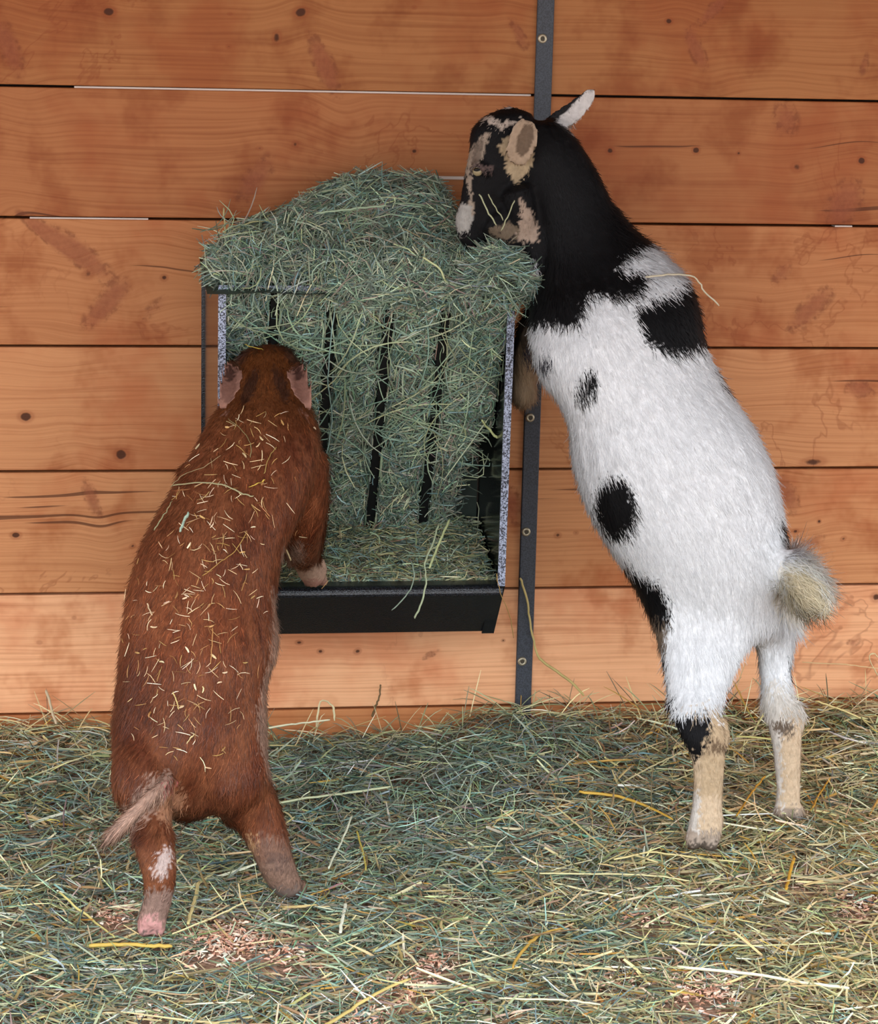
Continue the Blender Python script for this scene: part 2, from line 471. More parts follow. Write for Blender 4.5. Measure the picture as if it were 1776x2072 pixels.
# ------------------------------------------------------------------ strands of hay and straw
def tubes(pts, rad, col, sides=3, flat=1.0, tip=0.35):
    """pts (N,K,3), rad (N,), col (N,3) -> verts, faces, colours of thin closed tubes"""
    N, K, _ = pts.shape
    T = np.gradient(pts, axis=1); T /= np.linalg.norm(T, axis=2, keepdims=True) + 1e-12
    ref = rng.normal(size=(N, 1, 3)); A = np.cross(T, ref); A /= np.linalg.norm(A, axis=2, keepdims=True) + 1e-12
    B = np.cross(T, A)
    prof = np.ones(K); prof[-1] = tip; prof[0] = 0.8
    ang = np.arange(sides) * 2 * np.pi / sides
    R = (rad[:, None] * prof[None, :])[:, :, None, None]
    V = pts[:, :, None, :] + R * (np.cos(ang)[None, None, :, None] * A[:, :, None, :] + flat * np.sin(ang)[None, None, :, None] * B[:, :, None, :])
    idx = np.arange(N * K * sides).reshape(N, K, sides)
    nxt = np.roll(idx, -1, axis=2)
    q = np.stack([idx[:, :-1], nxt[:, :-1], nxt[:, 1:], idx[:, 1:]], -1).reshape(-1, 4)
    c0 = idx[:, 0, ::-1].reshape(-1, sides); c1 = idx[:, -1].reshape(-1, sides)
    C = np.repeat(col, K * sides, axis=0)
    return V.reshape(-1, 3), q, np.concatenate([c0, c1]), C


def join_tubes(parts):
    Vs, Q, Cp, Co = [], [], {}, []
    n = 0
    for (v, q, c, co) in parts:
        Vs.append(v); Q.append(q + n); Cp.setdefault(c.shape[1], []).append(c + n); Co.append(co); n += len(v)
    return np.concatenate(Vs), [np.concatenate(Q)] + [np.concatenate(c) for c in Cp.values()], np.concatenate(Co)


def unit(v):
    return v / (np.linalg.norm(v, axis=-1, keepdims=True) + 1e-12)


def lay(pos, nrm, length, rad, col, K=5, bend=0.25, lift=0.12, bias=None, bias_w=0.0, kink=0.0, flat=1.0, sides=3, post=None):
    """strands lying about on a surface"""
    N = len(pos)
    t = rng.normal(size=(N, 3))
    if bias is not None: t = t * (1 - bias_w) + bias * bias_w * rng.choice([-1, 1], size=(N, 1)) * 1.6
    t = t - nrm * np.sum(t * nrm, 1, keepdims=True); t = unit(t)
    t = unit(t + nrm * rng.normal(0, lift, (N, 1)))
    side = unit(np.cross(t, nrm))
    s = np.linspace(-0.5, 0.5, K)[None, :, None]
    L = length[:, None, None]
    p = pos[:, None, :] + t[:, None, :] * s * L + side[:, None, :] * (rng.normal(0, bend, (N, 1, 1)) * (s ** 2 * 2 - 0.2) * L)
    p = p + nrm[:, None, :] * (rng.normal(0, bend * 0.5, (N, 1, 1)) * (s ** 2 * 2 - 0.2) * L)
    if kink > 0:
        kk = (rng.random((N, 1, 1)) < kink) * rng.normal(0, 0.35, (N, 1, 1))
        p = p + side[:, None, :] * kk * np.maximum(s - rng.uniform(-0.3, 0.3, (N, 1, 1)), 0) * L
    p[:, :, 1] = np.minimum(p[:, :, 1], -0.004)
    if post is not None: p = post(p)
    return tubes(p, rad, col, sides, flat)


def palette(cols, w, n, jit=0.12):
    cols = np.array([lin(c) for c in cols]); w = np.array(w, float); w /= w.sum()
    c = cols[rng.choice(len(cols), n, p=w)]
    return np.clip(c * 1.12 * np.exp(rng.normal(0, jit, (n, 1))) * np.exp(rng.normal(0, jit * 0.3, (n, 3))), 0, 0.95)


GREEN = [(136, 152, 130), (162, 176, 150), (112, 130, 114), (184, 190, 162), (82, 98, 86), (128, 126, 110), (144, 130, 118), (194, 198, 156), (112, 142, 136), (150, 176, 168)]
GREENW = [4, 3, 4, 1.2, 3, 1.5, 1.0, 0.5, 1.8, 0.8]
STRAW = [(204, 184, 134), (226, 210, 168), (184, 160, 112), (190, 148, 72), (150, 124, 90), (236, 228, 200), (166, 150, 114)]
STRAWW = [4, 3, 3, 1.2, 2, 1, 2]
OLIVE = [(156, 158, 116), (178, 174, 130), (130, 134, 100), (194, 186, 140), (138, 118, 90), (100, 98, 74)]
OLIVEW = [3, 3, 3, 2, 2, 2]


def straw_amount(u, v):
    """share of yellow straw in the litter, by place on the floor"""
    s = 0.26 + 0.44 / (1 + np.exp(-(u - 1330) / 110)) + 0.3 * np.exp(-((u - 40) / 160) ** 2 - ((v - 1490) / 60) ** 2)
    s = s - 0.36 * np.exp(-((u - 850) / 330) ** 2 - ((v - 1530) / 110) ** 2) - 0.15 * np.exp(-((u - 800) / 300) ** 2 - ((v - 1700) / 150) ** 2)
    return np.clip(s, 0.02, 0.85)


def floor_hay():
    parts = []
    N = 44000
    x = rng.uniform(-0.42, 1.5, N); d = rng.uniform(0.004, 1.42, N) ** 1.0
    # keep to the part of the floor near the frame
    uv = proj(np.stack([x, -d, np.full(N, -0.03)], -1))
    keep = (uv[:, 0] > -260) & (uv[:, 0] < 2040) & (uv[:, 1] < 2330)
    for (cx, cy, rx, ry) in BARE:
        e = ((uv[:, 0] - cx) / rx) ** 2 + ((uv[:, 1] - cy) / ry) ** 2
        keep &= ~((e < 1.2) & (rng.random(N) < 0.90 * np.clip(1.35 - e, 0, 1)))
    x, d, uv = x[keep], d[keep], uv[keep]; n = len(x)
    h = hay_height(x, d)
    z = FZ + 0.004 + (h - FZ) * rng.power(1.8, n)
    sa = straw_amount(uv[:, 0], uv[:, 1])
    r = rng.random(n)
    cg = palette(GREEN, GREENW, n, 0.32) * 0.86; cs = palette(STRAW, STRAWW, n, 0.24) * 0.9; co = palette(OLIVE, OLIVEW, n, 0.34) * 0.82
    isS = r < sa * 0.62; isO = (~isS) & (r < sa * 0.62 + 0.16 + 0.4 * sa)
    col = np.where(isS[:, None], cs, np.where(isO[:, None], co, cg))
    ln = rng.uniform(0.03, 0.10, n); rd = rng.uniform(0.00042, 0.00092, n); rd = np.where(rng.random(n) < 0.22, rd * 1.8, rd)
    rd = np.where(isS, rd * 1.3, rd)
    e = 0.01
    nx_ = (hay_height(x + e, d) - h) / e; nd = (hay_height(x, d + e) - h) / e
    nrm = unit(np.stack([-nx_, nd, np.ones(n)], 1))
    pos = np.stack([x, -d, z], 1)
    pos[:, 1] = np.minimum(pos[:, 1], -0.012)
    parts.append(lay(pos, nrm, ln, rd, col, 5, 0.2, 0.27, kink=0.25))
    # broad straw stems on top
    N = 1900
    x = rng.uniform(-0.3, 1.4, N); d = rng.uniform(0.02, 1.35, N)
    uv = proj(np.stack([x, -d, np.full(N, -0.03)], -1))
    keep = rng.random(N) < straw_amount(uv[:, 0], uv[:, 1]) * 1.3
    x, d = x[keep], d[keep]; n = len(x)
    pos = np.stack([x, -d, hay_height(x, d) + rng.uniform(-0.006, 0.008, n)], 1)
    nrm = np.tile([[0, 0, 1.0]], (n, 1))
    ln = np.exp(rng.normal(math.log(0.085), 0.45, n)); rd = rng.uniform(0.0010, 0.0020, n)
    parts.append(lay(pos, nrm, ln, rd, palette(STRAW, STRAWW, n, 0.15), 5, 0.07, 0.07, kink=0.2, flat=0.55, sides=4,
                     bias=np.array([[1.0, 0.25, 0]]), bias_w=0.25))
    # ends that stick up against the wall
    N = 420
    u = rng.uniform(-150, 1900, N); x = np.array([P(a, 1435, 0.0)[0] for a in u]); d = rng.uniform(0.012, 0.07, N)
    pos = np.stack([x, -d, hay_height(x, d) + rng.uniform(0, 0.012, N)], 1)
    t = unit(np.stack([rng.normal(0, 1.0, N), rng.normal(0.1, 0.15, N), np.abs(rng.normal(0.25, 0.4, N))], 1))
    ln = rng.uniform(0.03, 0.09, N); s = np.linspace(0, 1, 5)[None, :, None]
    p = pos[:, None, :] + t[:, None, :] * s * ln[:, None, None] + np.array([0, 0, -1.0]) * s ** 2 * ln[:, None, None] * rng.uniform(0, 0.4, (N, 1, 1))
    p[:, :, 1] = np.minimum(p[:, :, 1], -0.004)
    uvx = np.array(u); col = np.where((rng.random(N) < straw_amount(uvx, np.full(N, 1440.0)))[:, None], palette(STRAW, STRAWW, N), palette(OLIVE, OLIVEW, N))
    parts.append(tubes(p, rng.uniform(0.0005, 0.0011, N), col, 3))
    # pinkish shavings scattered thickly in the bare patches
    ps = []
    for (cx, cy, rx, ry) in BARE:
        m = int(rx * ry / 8)
        uu = rng.normal(cx, rx * 0.62, m); vv = rng.normal(cy, ry * 0.62, m)
        ps.append(np.array([G(a, b_, FZ + 0.006) for a, b_ in zip(uu, vv)]))
    ps = np.concatenate(ps); n = len(ps); ps[:, 2] += rng.uniform(-0.002, 0.007, n)
    col = palette([(238, 196, 170), (226, 172, 146), (246, 218, 196), (190, 138, 112), (120, 84, 62)], [3, 3, 2, 2, 0.7], n)
    parts.append(lay(ps, np.tile([[0, 0, 1.0]], (n, 1)), rng.uniform(0.004, 0.013, n), rng.uniform(0.0008, 0.002, n), col, 3, 0.4, 0.25, flat=0.4))
    v, f, c = join_tubes(parts)
    o = link(bpy.data.objects.new('loose_hay', mesh_np('loose_hay', v, f, [M_HAY], False, {'col': c})))
    tag(o, 'loose green hay and yellow straw strewn over the stall floor', 'hay', kind='stuff')


floor_hay()

# ------------------------------------------------------------------ steel strip on the wall
def strip():
    a0, a1 = P(1086.5, -60, 0)[0], P(1119.5, -60, 0)[0]; b0, b1 = P(1043, 1410, 0)[0], P(1076, 1410, 0)[0]
    xl, xr = (a0 + b0) / 2, (a1 + b1) / 2
    o = empty('metal_strip', (0.5 * (xl + xr), -0.004, -0.05))
    tag(o, 'narrow dark steel strip screwed upright to the plank wall behind the goat', 'metal strip')
    bm = bmesh.new(); add_box(bm, (xl, -0.0065, -0.06), (xr, 0.0, 1.4)); bevel(bm, 0.0012, 1)
    obj_bm('flat_bar', bm, M_STRIP, o)
    for (sx, sy) in ((1097, 78), (1072, 845), (1064, 1076), (1056, 1338)):
        c = P(sx, sy, 0.007)
        bm = bmesh.new()
        prof = [(0.0, 0.0022), (0.0030, 0.0022), (0.0034, 0.0032), (0.0058, 0.0030), (0.0068, 0.0016), (0.0068, -0.001)]
        n = 20; rings = []
        for (r, h) in prof:
            if r == 0: rings.append([bm.verts.new((c[0], c[1] - h, c[2]))]); continue
            rings.append([bm.verts.new((c[0] + r * math.cos(6.2832 * k / n), c[1] - h, c[2] + r * math.sin(6.2832 * k / n))) for k in range(n)])
        for i in range(len(rings) - 1):
            A, B = rings[i], rings[i + 1]
            for k in range(n):
                if len(A) == 1: bm.faces.new((A[0], B[k], B[(k + 1) % n]))
                else: bm.faces.new((A[k], A[(k + 1) % n], B[(k + 1) % n], B[k]))
        sc = obj_bm('screw', bm, M_SCREW, o, True)
        bm = bmesh.new()
        for k in range(6):
            pass
        hexa = [(c[0] + 0.0034 * math.cos(1.047 * k), c[1] - 0.0021, c[2] + 0.0034 * math.sin(1.047 * k)) for k in range(6)]
        add_prism(bm, hexa, (0, -0.0004, 0))
        obj_bm('socket', bm, M_SOCKET, sc)


strip()

# ------------------------------------------------------------------ the hay feeder
XL, XR = 0.1505, 0.5515
ZT, ZL, ZB = 0.674, 0.252, 0.164
DF, DL, DB = 0.262, 0.247, 0.165
feeder = empty('hay_feeder', (0.35, -0.12, ZB))
tag(feeder, 'black steel hay feeder with rack bars and trough hung on the plank wall', 'hay feeder')


def build_feeder():
    bm = bmesh.new(); add_box(bm, (XL - 0.004, -0.003, ZB), (XR, 0.0, 0.70)); obj_bm('back_panel', bm, M_GLOSS, feeder)
    # turned-out edge that runs up the wall beside the near side panel
    bm = bmesh.new(); add_box(bm, (XL - 0.0125, -0.004, ZB), (XL - 0.0085, 0.0, ZT - 0.004)); obj_bm('back_edge', bm, M_BLACK, feeder)
    bm = bmesh.new(); add_box(bm, (0.41, -0.008, 0.798), (XR, -0.002, 0.8025))
    add_box(bm, (0.414, -0.0075, 0.69), (0.419, -0.0025, 0.80)); add_box(bm, (XR - 0.006, -0.0075, 0.69), (XR - 0.001, -0.0025, 0.80))
    obj_bm('hanging_bracket', bm, M_PALE, feeder)
    t = 0.0022
    for x0, skew in ((XL, -0.009), (XR - t, 0.0)):
        bm = bmesh.new()
        prof = [(0.0, ZT), (DF, ZT), (DL, ZL), (DB, ZB), (0.0, ZB)]
        A = [bm.verts.new((x0 + skew * (1 - d / DF), -d, z)) for d, z in prof]
        B = [bm.verts.new((x0 + t + skew * (1 - d / DF), -d, z)) for d, z in prof]
        bm.faces.new(A); bm.faces.new(B[::-1])
        for i in range(5): bm.faces.new((A[i], B[i], B[(i + 1) % 5], A[(i + 1) % 5]))
        s = obj_bm('side_panel', bm, M_GLOSS, feeder)
        bm = bmesh.new()
        fw = 0.0098
        xa, xb = (x0 - 0.0006, x0 + fw) if x0 < 0.3 else (x0 + t - fw, x0 + t + 0.0006)
        add_prism(bm, [(xa, -DF - 0.001, ZT), (xb, -DF - 0.001, ZT), (xb, -DL - 0.001, ZL), (xa, -DL - 0.001, ZL)], (0, 0.003, 0))
        obj_bm('flange', bm, M_FLANGE, s)
        bm = bmesh.new()
        xa, xb = (x0 - 0.0006, x0 + 0.017) if x0 < 0.3 else (x0 + t - 0.017, x0 + t + 0.0006)
        add_prism(bm, [(xa, -DL - 0.002, ZL), (xb, -DL - 0.002, ZL), (xb, -DB - 0.002, ZB - 0.003), (xa, -DB - 0.002, ZB - 0.003)], (0, 0.004, 0))
        obj_bm('lower_flange', bm, M_BLACK, s)
    bm = bmesh.new(); add_box(bm, (XL + 0.002, -DF - 0.0015, ZT - 0.007), (XR - 0.002, -DF + 0.0015, ZT)); obj_bm('top_rail', bm, M_FLANGE, feeder)
    for xb in (0.227, 0.305, 0.383, 0.461):
        bm = bmesh.new(); w = 0.0058
        p0 = np.array([xb, -DF + 0.006, ZT - 0.004]); p1 = np.array([xb, -0.034, 0.272])
        add_prism(bm, [(xb - w, p0[1], p0[2]), (xb + w, p0[1], p0[2]), (xb + w, p1[1], p1[2]), (xb - w, p1[1], p1[2])], (0, 0.005, -0.004))
        obj_bm('rack_bar', bm, M_BAR, feeder)
    bm = bmesh.new(); add_box(bm, (XL + 0.003, -0.042, 0.264), (XR - 0.003, -0.030, 0.274)); obj_bm('lower_rail', bm, M_BAR, feeder)
    # trough: floor, sloping front and a rolled lip, one folded sheet
    bm = bmesh.new()
    prof = [(0.004, ZB), (DB, ZB)]
    for k in range(7):
        a = -0.35 + k * (math.pi / 2 + 0.35) / 6
        prof.append((DL - 0.010 + 0.010 * math.cos(a), ZL - 0.010 + 0.010 * math.sin(a)))
    prof += [(DL - 0.034, ZL), (DL - 0.036, ZL - 0.006)]
    t = 0.002
    outer = prof; inner = [(d - t if 0 < i < len(prof) - 1 else d, z + (t if i < 2 else -t * (i > 6))) for i, (d, z) in enumerate(prof)]
    x0, x1 = XL + 0.0022, XR - 0.0022
    ra = [[bm.verts.new((x, -d, z)) for d, z in outer] for x in (x0, x1)]
    rb = [[bm.verts.new((x, -d, z)) for d, z in inner] for x in (x0, x1)]
    for i in range(len(outer) - 1):
        bm.faces.new((ra[0][i], ra[1][i], ra[1][i + 1], ra[0][i + 1]))
        bm.faces.new((rb[0][i], rb[0][i + 1], rb[1][i + 1], rb[1][i]))
        for s in (0, 1): bm.faces.new((ra[s][i], ra[s][i + 1], rb[s][i + 1], rb[s][i]))
    for i in (0, len(outer) - 1): bm.faces.new((ra[0][i], rb[0][i], rb[1][i], ra[1][i]))
    obj_bm('trough', bm, M_BLACK, feeder, False)


build_feeder()

# ------------------------------------------------------------------ hay in the feeder
HEAP = [(400, 545), (440, 485), (500, 447), (560, 418), (640, 382), (700, 352), (740, 343), (850, 342), (895, 362), (930, 420), (965, 470), (1040, 478), (1085, 490), (1115, 520)]
hx = np.array([P(u, v, 0.12)[0] for u, v in HEAP]); hz = np.array([P(u, v, 0.12)[2] for u, v in HEAP])


def heap_top(x, d):
    top = np.interp(x, hx, hz) - 0.012
    edge = ZT + np.interp(x, [0.29, 0.32], [0.016, 0.0])
    nose = 0.066 * np.exp(-((x - 0.525) / 0.048) ** 2) * np.exp(-((d - 0.290) / 0.05) ** 2)
    s = np.clip((d - 0.10) / 0.19, 0, 1); s = s * s * (3 - 2 * s)
    back = np.clip((0.10 - d) / 0.10, 0, 1) * 0.015
    return np.maximum(top - back, edge) * (1 - s) + (edge - 0.012) * s + nose + 0.008 * fnoise(x, d, 40, 5) * (1 - 0.5 * s)


def feeder_hay():
    parts = []
    # heap above the rim
    nx_, nd_ = 60, 30
    ax = np.linspace(hx[0] + 0.006, hx[-1] - 0.02, nx_); ad = np.linspace(0.006, 0.285, nd_)
    XX, DD = np.meshgrid(ax, ad, indexing='ij'); ZZ = heap_top(XX, DD) - 0.012
    top = np.stack([np.maximum(XX, XL - 0.03), -DD, ZZ], -1).reshape(-1, 3)
    bot = np.stack([np.clip(XX, XL - 0.01, XR + 0.02), -np.minimum(DD, np.where(XX < 0.315, 0.225, 0.272)), np.minimum(np.where(XX < 0.315, ZT + 0.004, ZT - 0.02), ZZ - 0.004)], -1).reshape(-1, 3)
    I = np.arange(nx_ * nd_).reshape(nx_, nd_); n = nx_ * nd_
    q = [np.stack([I[:-1, :-1], I[1:, :-1], I[1:, 1:], I[:-1, 1:]], -1).reshape(-1, 4)]
    q.append(q[0][:, ::-1] + n)
    for e in (I[:, 0], I[:, -1][::-1], I[0, :][::-1], I[-1, :]):
        q.append(np.stack([e[:-1], e[:-1] + n, e[1:] + n, e[1:]], -1))
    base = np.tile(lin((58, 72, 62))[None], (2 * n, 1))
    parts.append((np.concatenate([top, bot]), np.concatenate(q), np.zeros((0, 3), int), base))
    # packed wedge behind the bars: a slab just behind the bar plane down to the trough
    def inside(p):
        p[:, :, 0] = np.clip(p[:, :, 0], XL + 0.004, XR - 0.004)
        return p
    def in_trough(p):
        p[:, :, 1] = np.where(p[:, :, 2] < ZL + 0.004, np.maximum(p[:, :, 1], -(DL - 0.038)), p[:, :, 1])
        return inside(p)
    def between(frac):
        cols = np.array([XL, 0.227, 0.305, 0.383, 0.461, XR])
        def f(p):
            i = np.clip(np.searchsorted(cols, p[:, 2, 0]) - 1, 0, 4)
            lo, hi = cols[i] + 0.0075, cols[i + 1] - 0.0075
            q = np.clip(p[:, :, 0], (lo + rng.uniform(-.001, .002, len(p)))[:, None], (hi + rng.uniform(-.002, .001, len(p)))[:, None])
            free = (rng.random(len(p)) > frac)[:, None]
            p[:, :, 0] = np.where(free, p[:, :, 0], q)
            return inside(p)
        return f
    def plane_d(z): return np.interp(z, [0.272, ZT], [0.034, DF - 0.006])
    zs = np.linspace(0.268, ZT, 40); xs = np.linspace(XL + 0.004, XR - 0.004, 40)
    XX, Zs = np.meshgrid(xs, zs, indexing='ij')
    lower = 0.37 - 0.02
    Dd = plane_d(Zs) - 0.016 + 0.006 * fnoise(XX, Zs, 30, 8)
    # the hay has been pulled away from the low right corner
    hole = 1 / (1 + np.exp(-(XX - (XR - 0.032 + (Zs - 0.44) * 0.16)) / 0.005)) * (Zs < 0.47)
    Dd = np.clip(Dd - hole * 0.2, 0.008, 1)
    fr = np.stack([XX, -Dd, Zs], -1).reshape(-1, 3); bk = np.stack([XX, np.full_like(XX, -0.005), Zs], -1).reshape(-1, 3)
    I = np.arange(1600).reshape(40, 40)
    q = [np.stack([I[:-1, :-1], I[1:, :-1], I[1:, 1:], I[:-1, 1:]], -1).reshape(-1, 4)]; q.append(q[0][:, ::-1] + 1600)
    for e in (I[:, 0], I[:, -1][::-1], I[0, :][::-1], I[-1, :]): q.append(np.stack([e[:-1], e[:-1] + 1600, e[1:] + 1600, e[1:]], -1))
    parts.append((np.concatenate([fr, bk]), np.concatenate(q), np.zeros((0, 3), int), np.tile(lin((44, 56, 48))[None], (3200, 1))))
    # hay lying in the trough
    td = np.linspace(0.01, DL - 0.012, 24)
    def trough_z(x, d): return np.interp(d, [0, 0.06, 0.14, 0.21, DL], [0.300, 0.292, 0.272, 0.252, 0.242]) + 0.005 * fnoise(x, d, 45, 11)
    XX, DD = np.meshgrid(xs, td, indexing='ij')
    tp = np.stack([XX, -DD, trough_z(XX, DD) - 0.010], -1).reshape(-1, 3); m = tp.shape[0]
    bt = tp.copy(); bt[:, 2] = ZB + 0.004; bt[:, 1] = np.maximum(bt[:, 1], -DB + 0.006)
    I = np.arange(m).reshape(40, 24)
    q = [np.stack([I[:-1, :-1], I[1:, :-1], I[1:, 1:], I[:-1, 1:]], -1).reshape(-1, 4)]; q.append(q[0][:, ::-1] + m)
    for e in (I[:, 0], I[:, -1][::-1], I[0, :][::-1], I[-1, :]): q.append(np.stack([e[:-1], e[:-1] + m, e[1:] + m, e[1:]], -1))
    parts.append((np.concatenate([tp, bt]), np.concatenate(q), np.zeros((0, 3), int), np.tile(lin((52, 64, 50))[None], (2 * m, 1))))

    # strands on the heap
    N = 9500
    x = rng.uniform(hx[0] + 0.012, hx[-1] - 0.012, N); d = rng.uniform(0.01, 0.292, N)
    keep = ((x > 0.31) | (d < 0.240)) & ((x > XL) | ((d > 0.10) & (rng.random(N) < 0.6)))
    x, d = x[keep], d[keep]; N = len(x)
    h = heap_top(x, d); e = 0.006
    gx_ = (heap_top(x + e, d) - h) / e; gd_ = (heap_top(x, d + e) - h) / e
    nrm = unit(np.stack([-gx_, gd_, np.ones(N)], 1)); nrm = np.clip(nrm, -0.9, 1)
    nrm = unit(nrm)
    pos = np.stack([x, -d, h + rng.uniform(-0.014, 0.004, N)], 1)
    ln = rng.uniform(0.03, 0.085, N); ed = np.minimum(x - hx[0], hx[-1] - x); ln = np.where(ed < 0.04, ln * 0.6, ln)
    parts.append(lay(pos, nrm, ln, rng.uniform(0.0006, 0.00115, N), palette(GREEN, GREENW, N, 0.2), 5, 0.2, 0.13,
                     bias=np.array([[0.93, 0.05, 0.36]]), bias_w=0.45, kink=0.2))
    N = 1500
    x = rng.uniform(0.465, 0.574, N); d = rng.uniform(0.225, 0.325, N); h = heap_top(x, d)
    pos = np.stack([x, -d, h + rng.uniform(-0.006, 0.008, N)], 1)
    parts.append(lay(pos, np.tile([[0, -0.6, 0.8]], (N, 1)), rng.uniform(0.025, 0.07, N), rng.uniform(0.0005, 0.001, N), palette(GREEN, GREENW, N, 0.22), 5, 0.25, 0.2, kink=0.2,
                     bias=np.array([[1.0, 0.0, 0.05]]), bias_w=0.4))
    # front fringe of the heap, over the rail
    N = 3600
    x = rng.uniform(XL - 0.004, hx[-1] - 0.012, N); z = ZT + rng.normal(0.016, 0.022, N)
    low = np.interp(x, [XL, 0.30, 0.325, XR], [ZT + 0.018, ZT + 0.014, ZT - 0.03, ZT - 0.02])
    keep = z > low - 0.004; x, z = x[keep], z[keep]; N = len(x)
    pos = np.stack([x, -DF - 0.008 - rng.uniform(0, 0.024, N) + np.clip(z - ZT, 0, 0.06) * 0.9 + np.where(x < 0.31, 0.022, 0), z], 1)
    parts.append(lay(pos, np.tile([[0, -0.9, 0.4]], (N, 1)) / 0.985, rng.uniform(0.025, 0.075, N), rng.uniform(0.0005, 0.001, N), palette(GREEN, GREENW, N, 0.22), 5, 0.3, 0.12, kink=0.3,
                     bias=np.array([[1.0, 0, 0.1]]), bias_w=0.35))
    # loose ends drooping over the rail
    N = 230
    x = rng.uniform(XL + 0.01, 0.56, N); z = ZT + rng.uniform(-0.012, 0.02, N)
    pos = np.stack([x, np.full(N, -DF - 0.004) - rng.uniform(0, 0.012, N), z], 1)
    parts.append(lay(pos, np.tile([[0, -1.0, 0.0]], (N, 1)), rng.uniform(0.03, 0.07, N), rng.uniform(0.0005, 0.0009, N), palette(GREEN, GREENW, N, 0.2), 5, 0.3, 0.1, kink=0.3,
                     bias=np.array([[0.3, 0.0, 1.0]]), bias_w=0.5))
    # strands between and over the bars
    N = 15500
    x = rng.uniform(XL + 0.006, XR - 0.006, N); z = rng.uniform(0.272, ZT - 0.006, N)
    bars = np.array([0.227, 0.305, 0.383, 0.461])
    nb = np.min(np.abs(x[:, None] - bars[None]), 1)
    hole = (x > XR - 0.034 + (z - 0.44) * 0.16) & (z < 0.47)
    keep = ((nb > 0.0105) | (rng.random(N) < 0.09)) & (~hole | (rng.random(N) < 0.03))
    x, z, nb = x[keep], z[keep], nb[keep]; N = len(x)
    dd = plane_d(z)
    off = rng.uniform(-0.018, 0.002, N) + 0.010 * np.clip(nb / 0.039, 0, 1)
    off = np.where(nb < 0.0105, 0.007, off)
    sl = unit(np.array([[0, -0.87, -0.49]]))
    pos = np.stack([x, -dd - off, z], 1)
    ln = rng.uniform(0.02, 0.06, N); near = nb < 0.022
    col = palette(GREEN, GREENW, N, 0.24)
    # strands close to a bar run along it, so the dark bar still shows
    a = near
    parts.append(lay(pos[~a], np.tile(sl, ((~a).sum(), 1)), ln[~a], rng.uniform(0.0006, 0.0011, (~a).sum()), col[~a], 5, 0.35, 0.12, kink=0.3,
                     bias=np.array([[0.05, 0.45, 0.9]]), bias_w=0.22, post=between(0.64)))
    parts.append(lay(pos[a], np.tile(sl, (a.sum(), 1)), ln[a] * 0.9, rng.uniform(0.0005, 0.00095, a.sum()), col[a], 5, 0.18, 0.08,
                     bias=np.array([[0.0, 0.5, 0.87]]), bias_w=0.72, post=between(0.74)))
    # long stems trailing down across the rack
    N = 190
    x = rng.uniform(XL + 0.02, XR - 0.02, N); z = rng.uniform(0.40, ZT - 0.03, N)
    pos = np.stack([x, -plane_d(z) - rng.uniform(0.006, 0.016, N), z], 1)
    parts.append(lay(pos, np.tile(sl, (N, 1)), rng.uniform(0.06, 0.15, N), rng.uniform(0.0006, 0.0011, N), palette([(164, 180, 150), (186, 192, 150), (130, 156, 136)], [3, 1, 3], N), 7, 0.3, 0.06,
                     bias=np.array([[0.1, 0.45, 0.9]]), bias_w=0.5, kink=0.4, post=inside))
    # trough strands
    N = 5600
    x = rng.uniform(XL + 0.008, XR - 0.008, N); d = rng.uniform(0.02, DL - 0.018, N)
    pos = np.stack([x, -d, trough_z(x, d) + rng.uniform(-0.012, 0.006, N)], 1)
    col = np.where((rng.random(N) < 0.45)[:, None], palette(OLIVE, OLIVEW, N, 0.2), palette(GREEN, GREENW, N, 0.2))
    ln = rng.uniform(0.02, 0.055, N); ln = np.where(np.minimum(x - XL, XR - x) < 0.03, ln * 0.5, ln)
    parts.append(lay(pos, np.tile([[0, -0.25, 0.97]], (N, 1)), ln, rng.uniform(0.0005, 0.001, N), col, 5, 0.3, 0.2, kink=0.3, post=in_trough))
    v, f, c = join_tubes(parts)
    o = link(bpy.data.objects.new('packed_hay', mesh_np('packed_hay', v, [a for a in f if len(a)], [M_HAY], False, {'col': c})))
    tag(o, 'green hay stuffed behind the bars and heaped over the top of the feeder', 'hay', kind='stuff')


feeder_hay()


# ------------------------------------------------------------------ animals
def catmull(st, sub):
    st = np.asarray(st, float); out = []
    n = len(st)
    for i in range(n - 1):
        p0, p1, p2, p3 = st[max(i - 1, 0)], st[i], st[i + 1], st[min(i + 2, n - 1)]
        for k in range(sub):
            t = k / sub
            out.append(0.5 * ((2 * p1) + (-p0 + p2) * t + (2 * p0 - 5 * p1 + 4 * p2 - p3) * t * t + (-p0 + 3 * p1 - 3 * p2 + p3) * t ** 3))
    out.append(st[-1])
    return np.array(out)


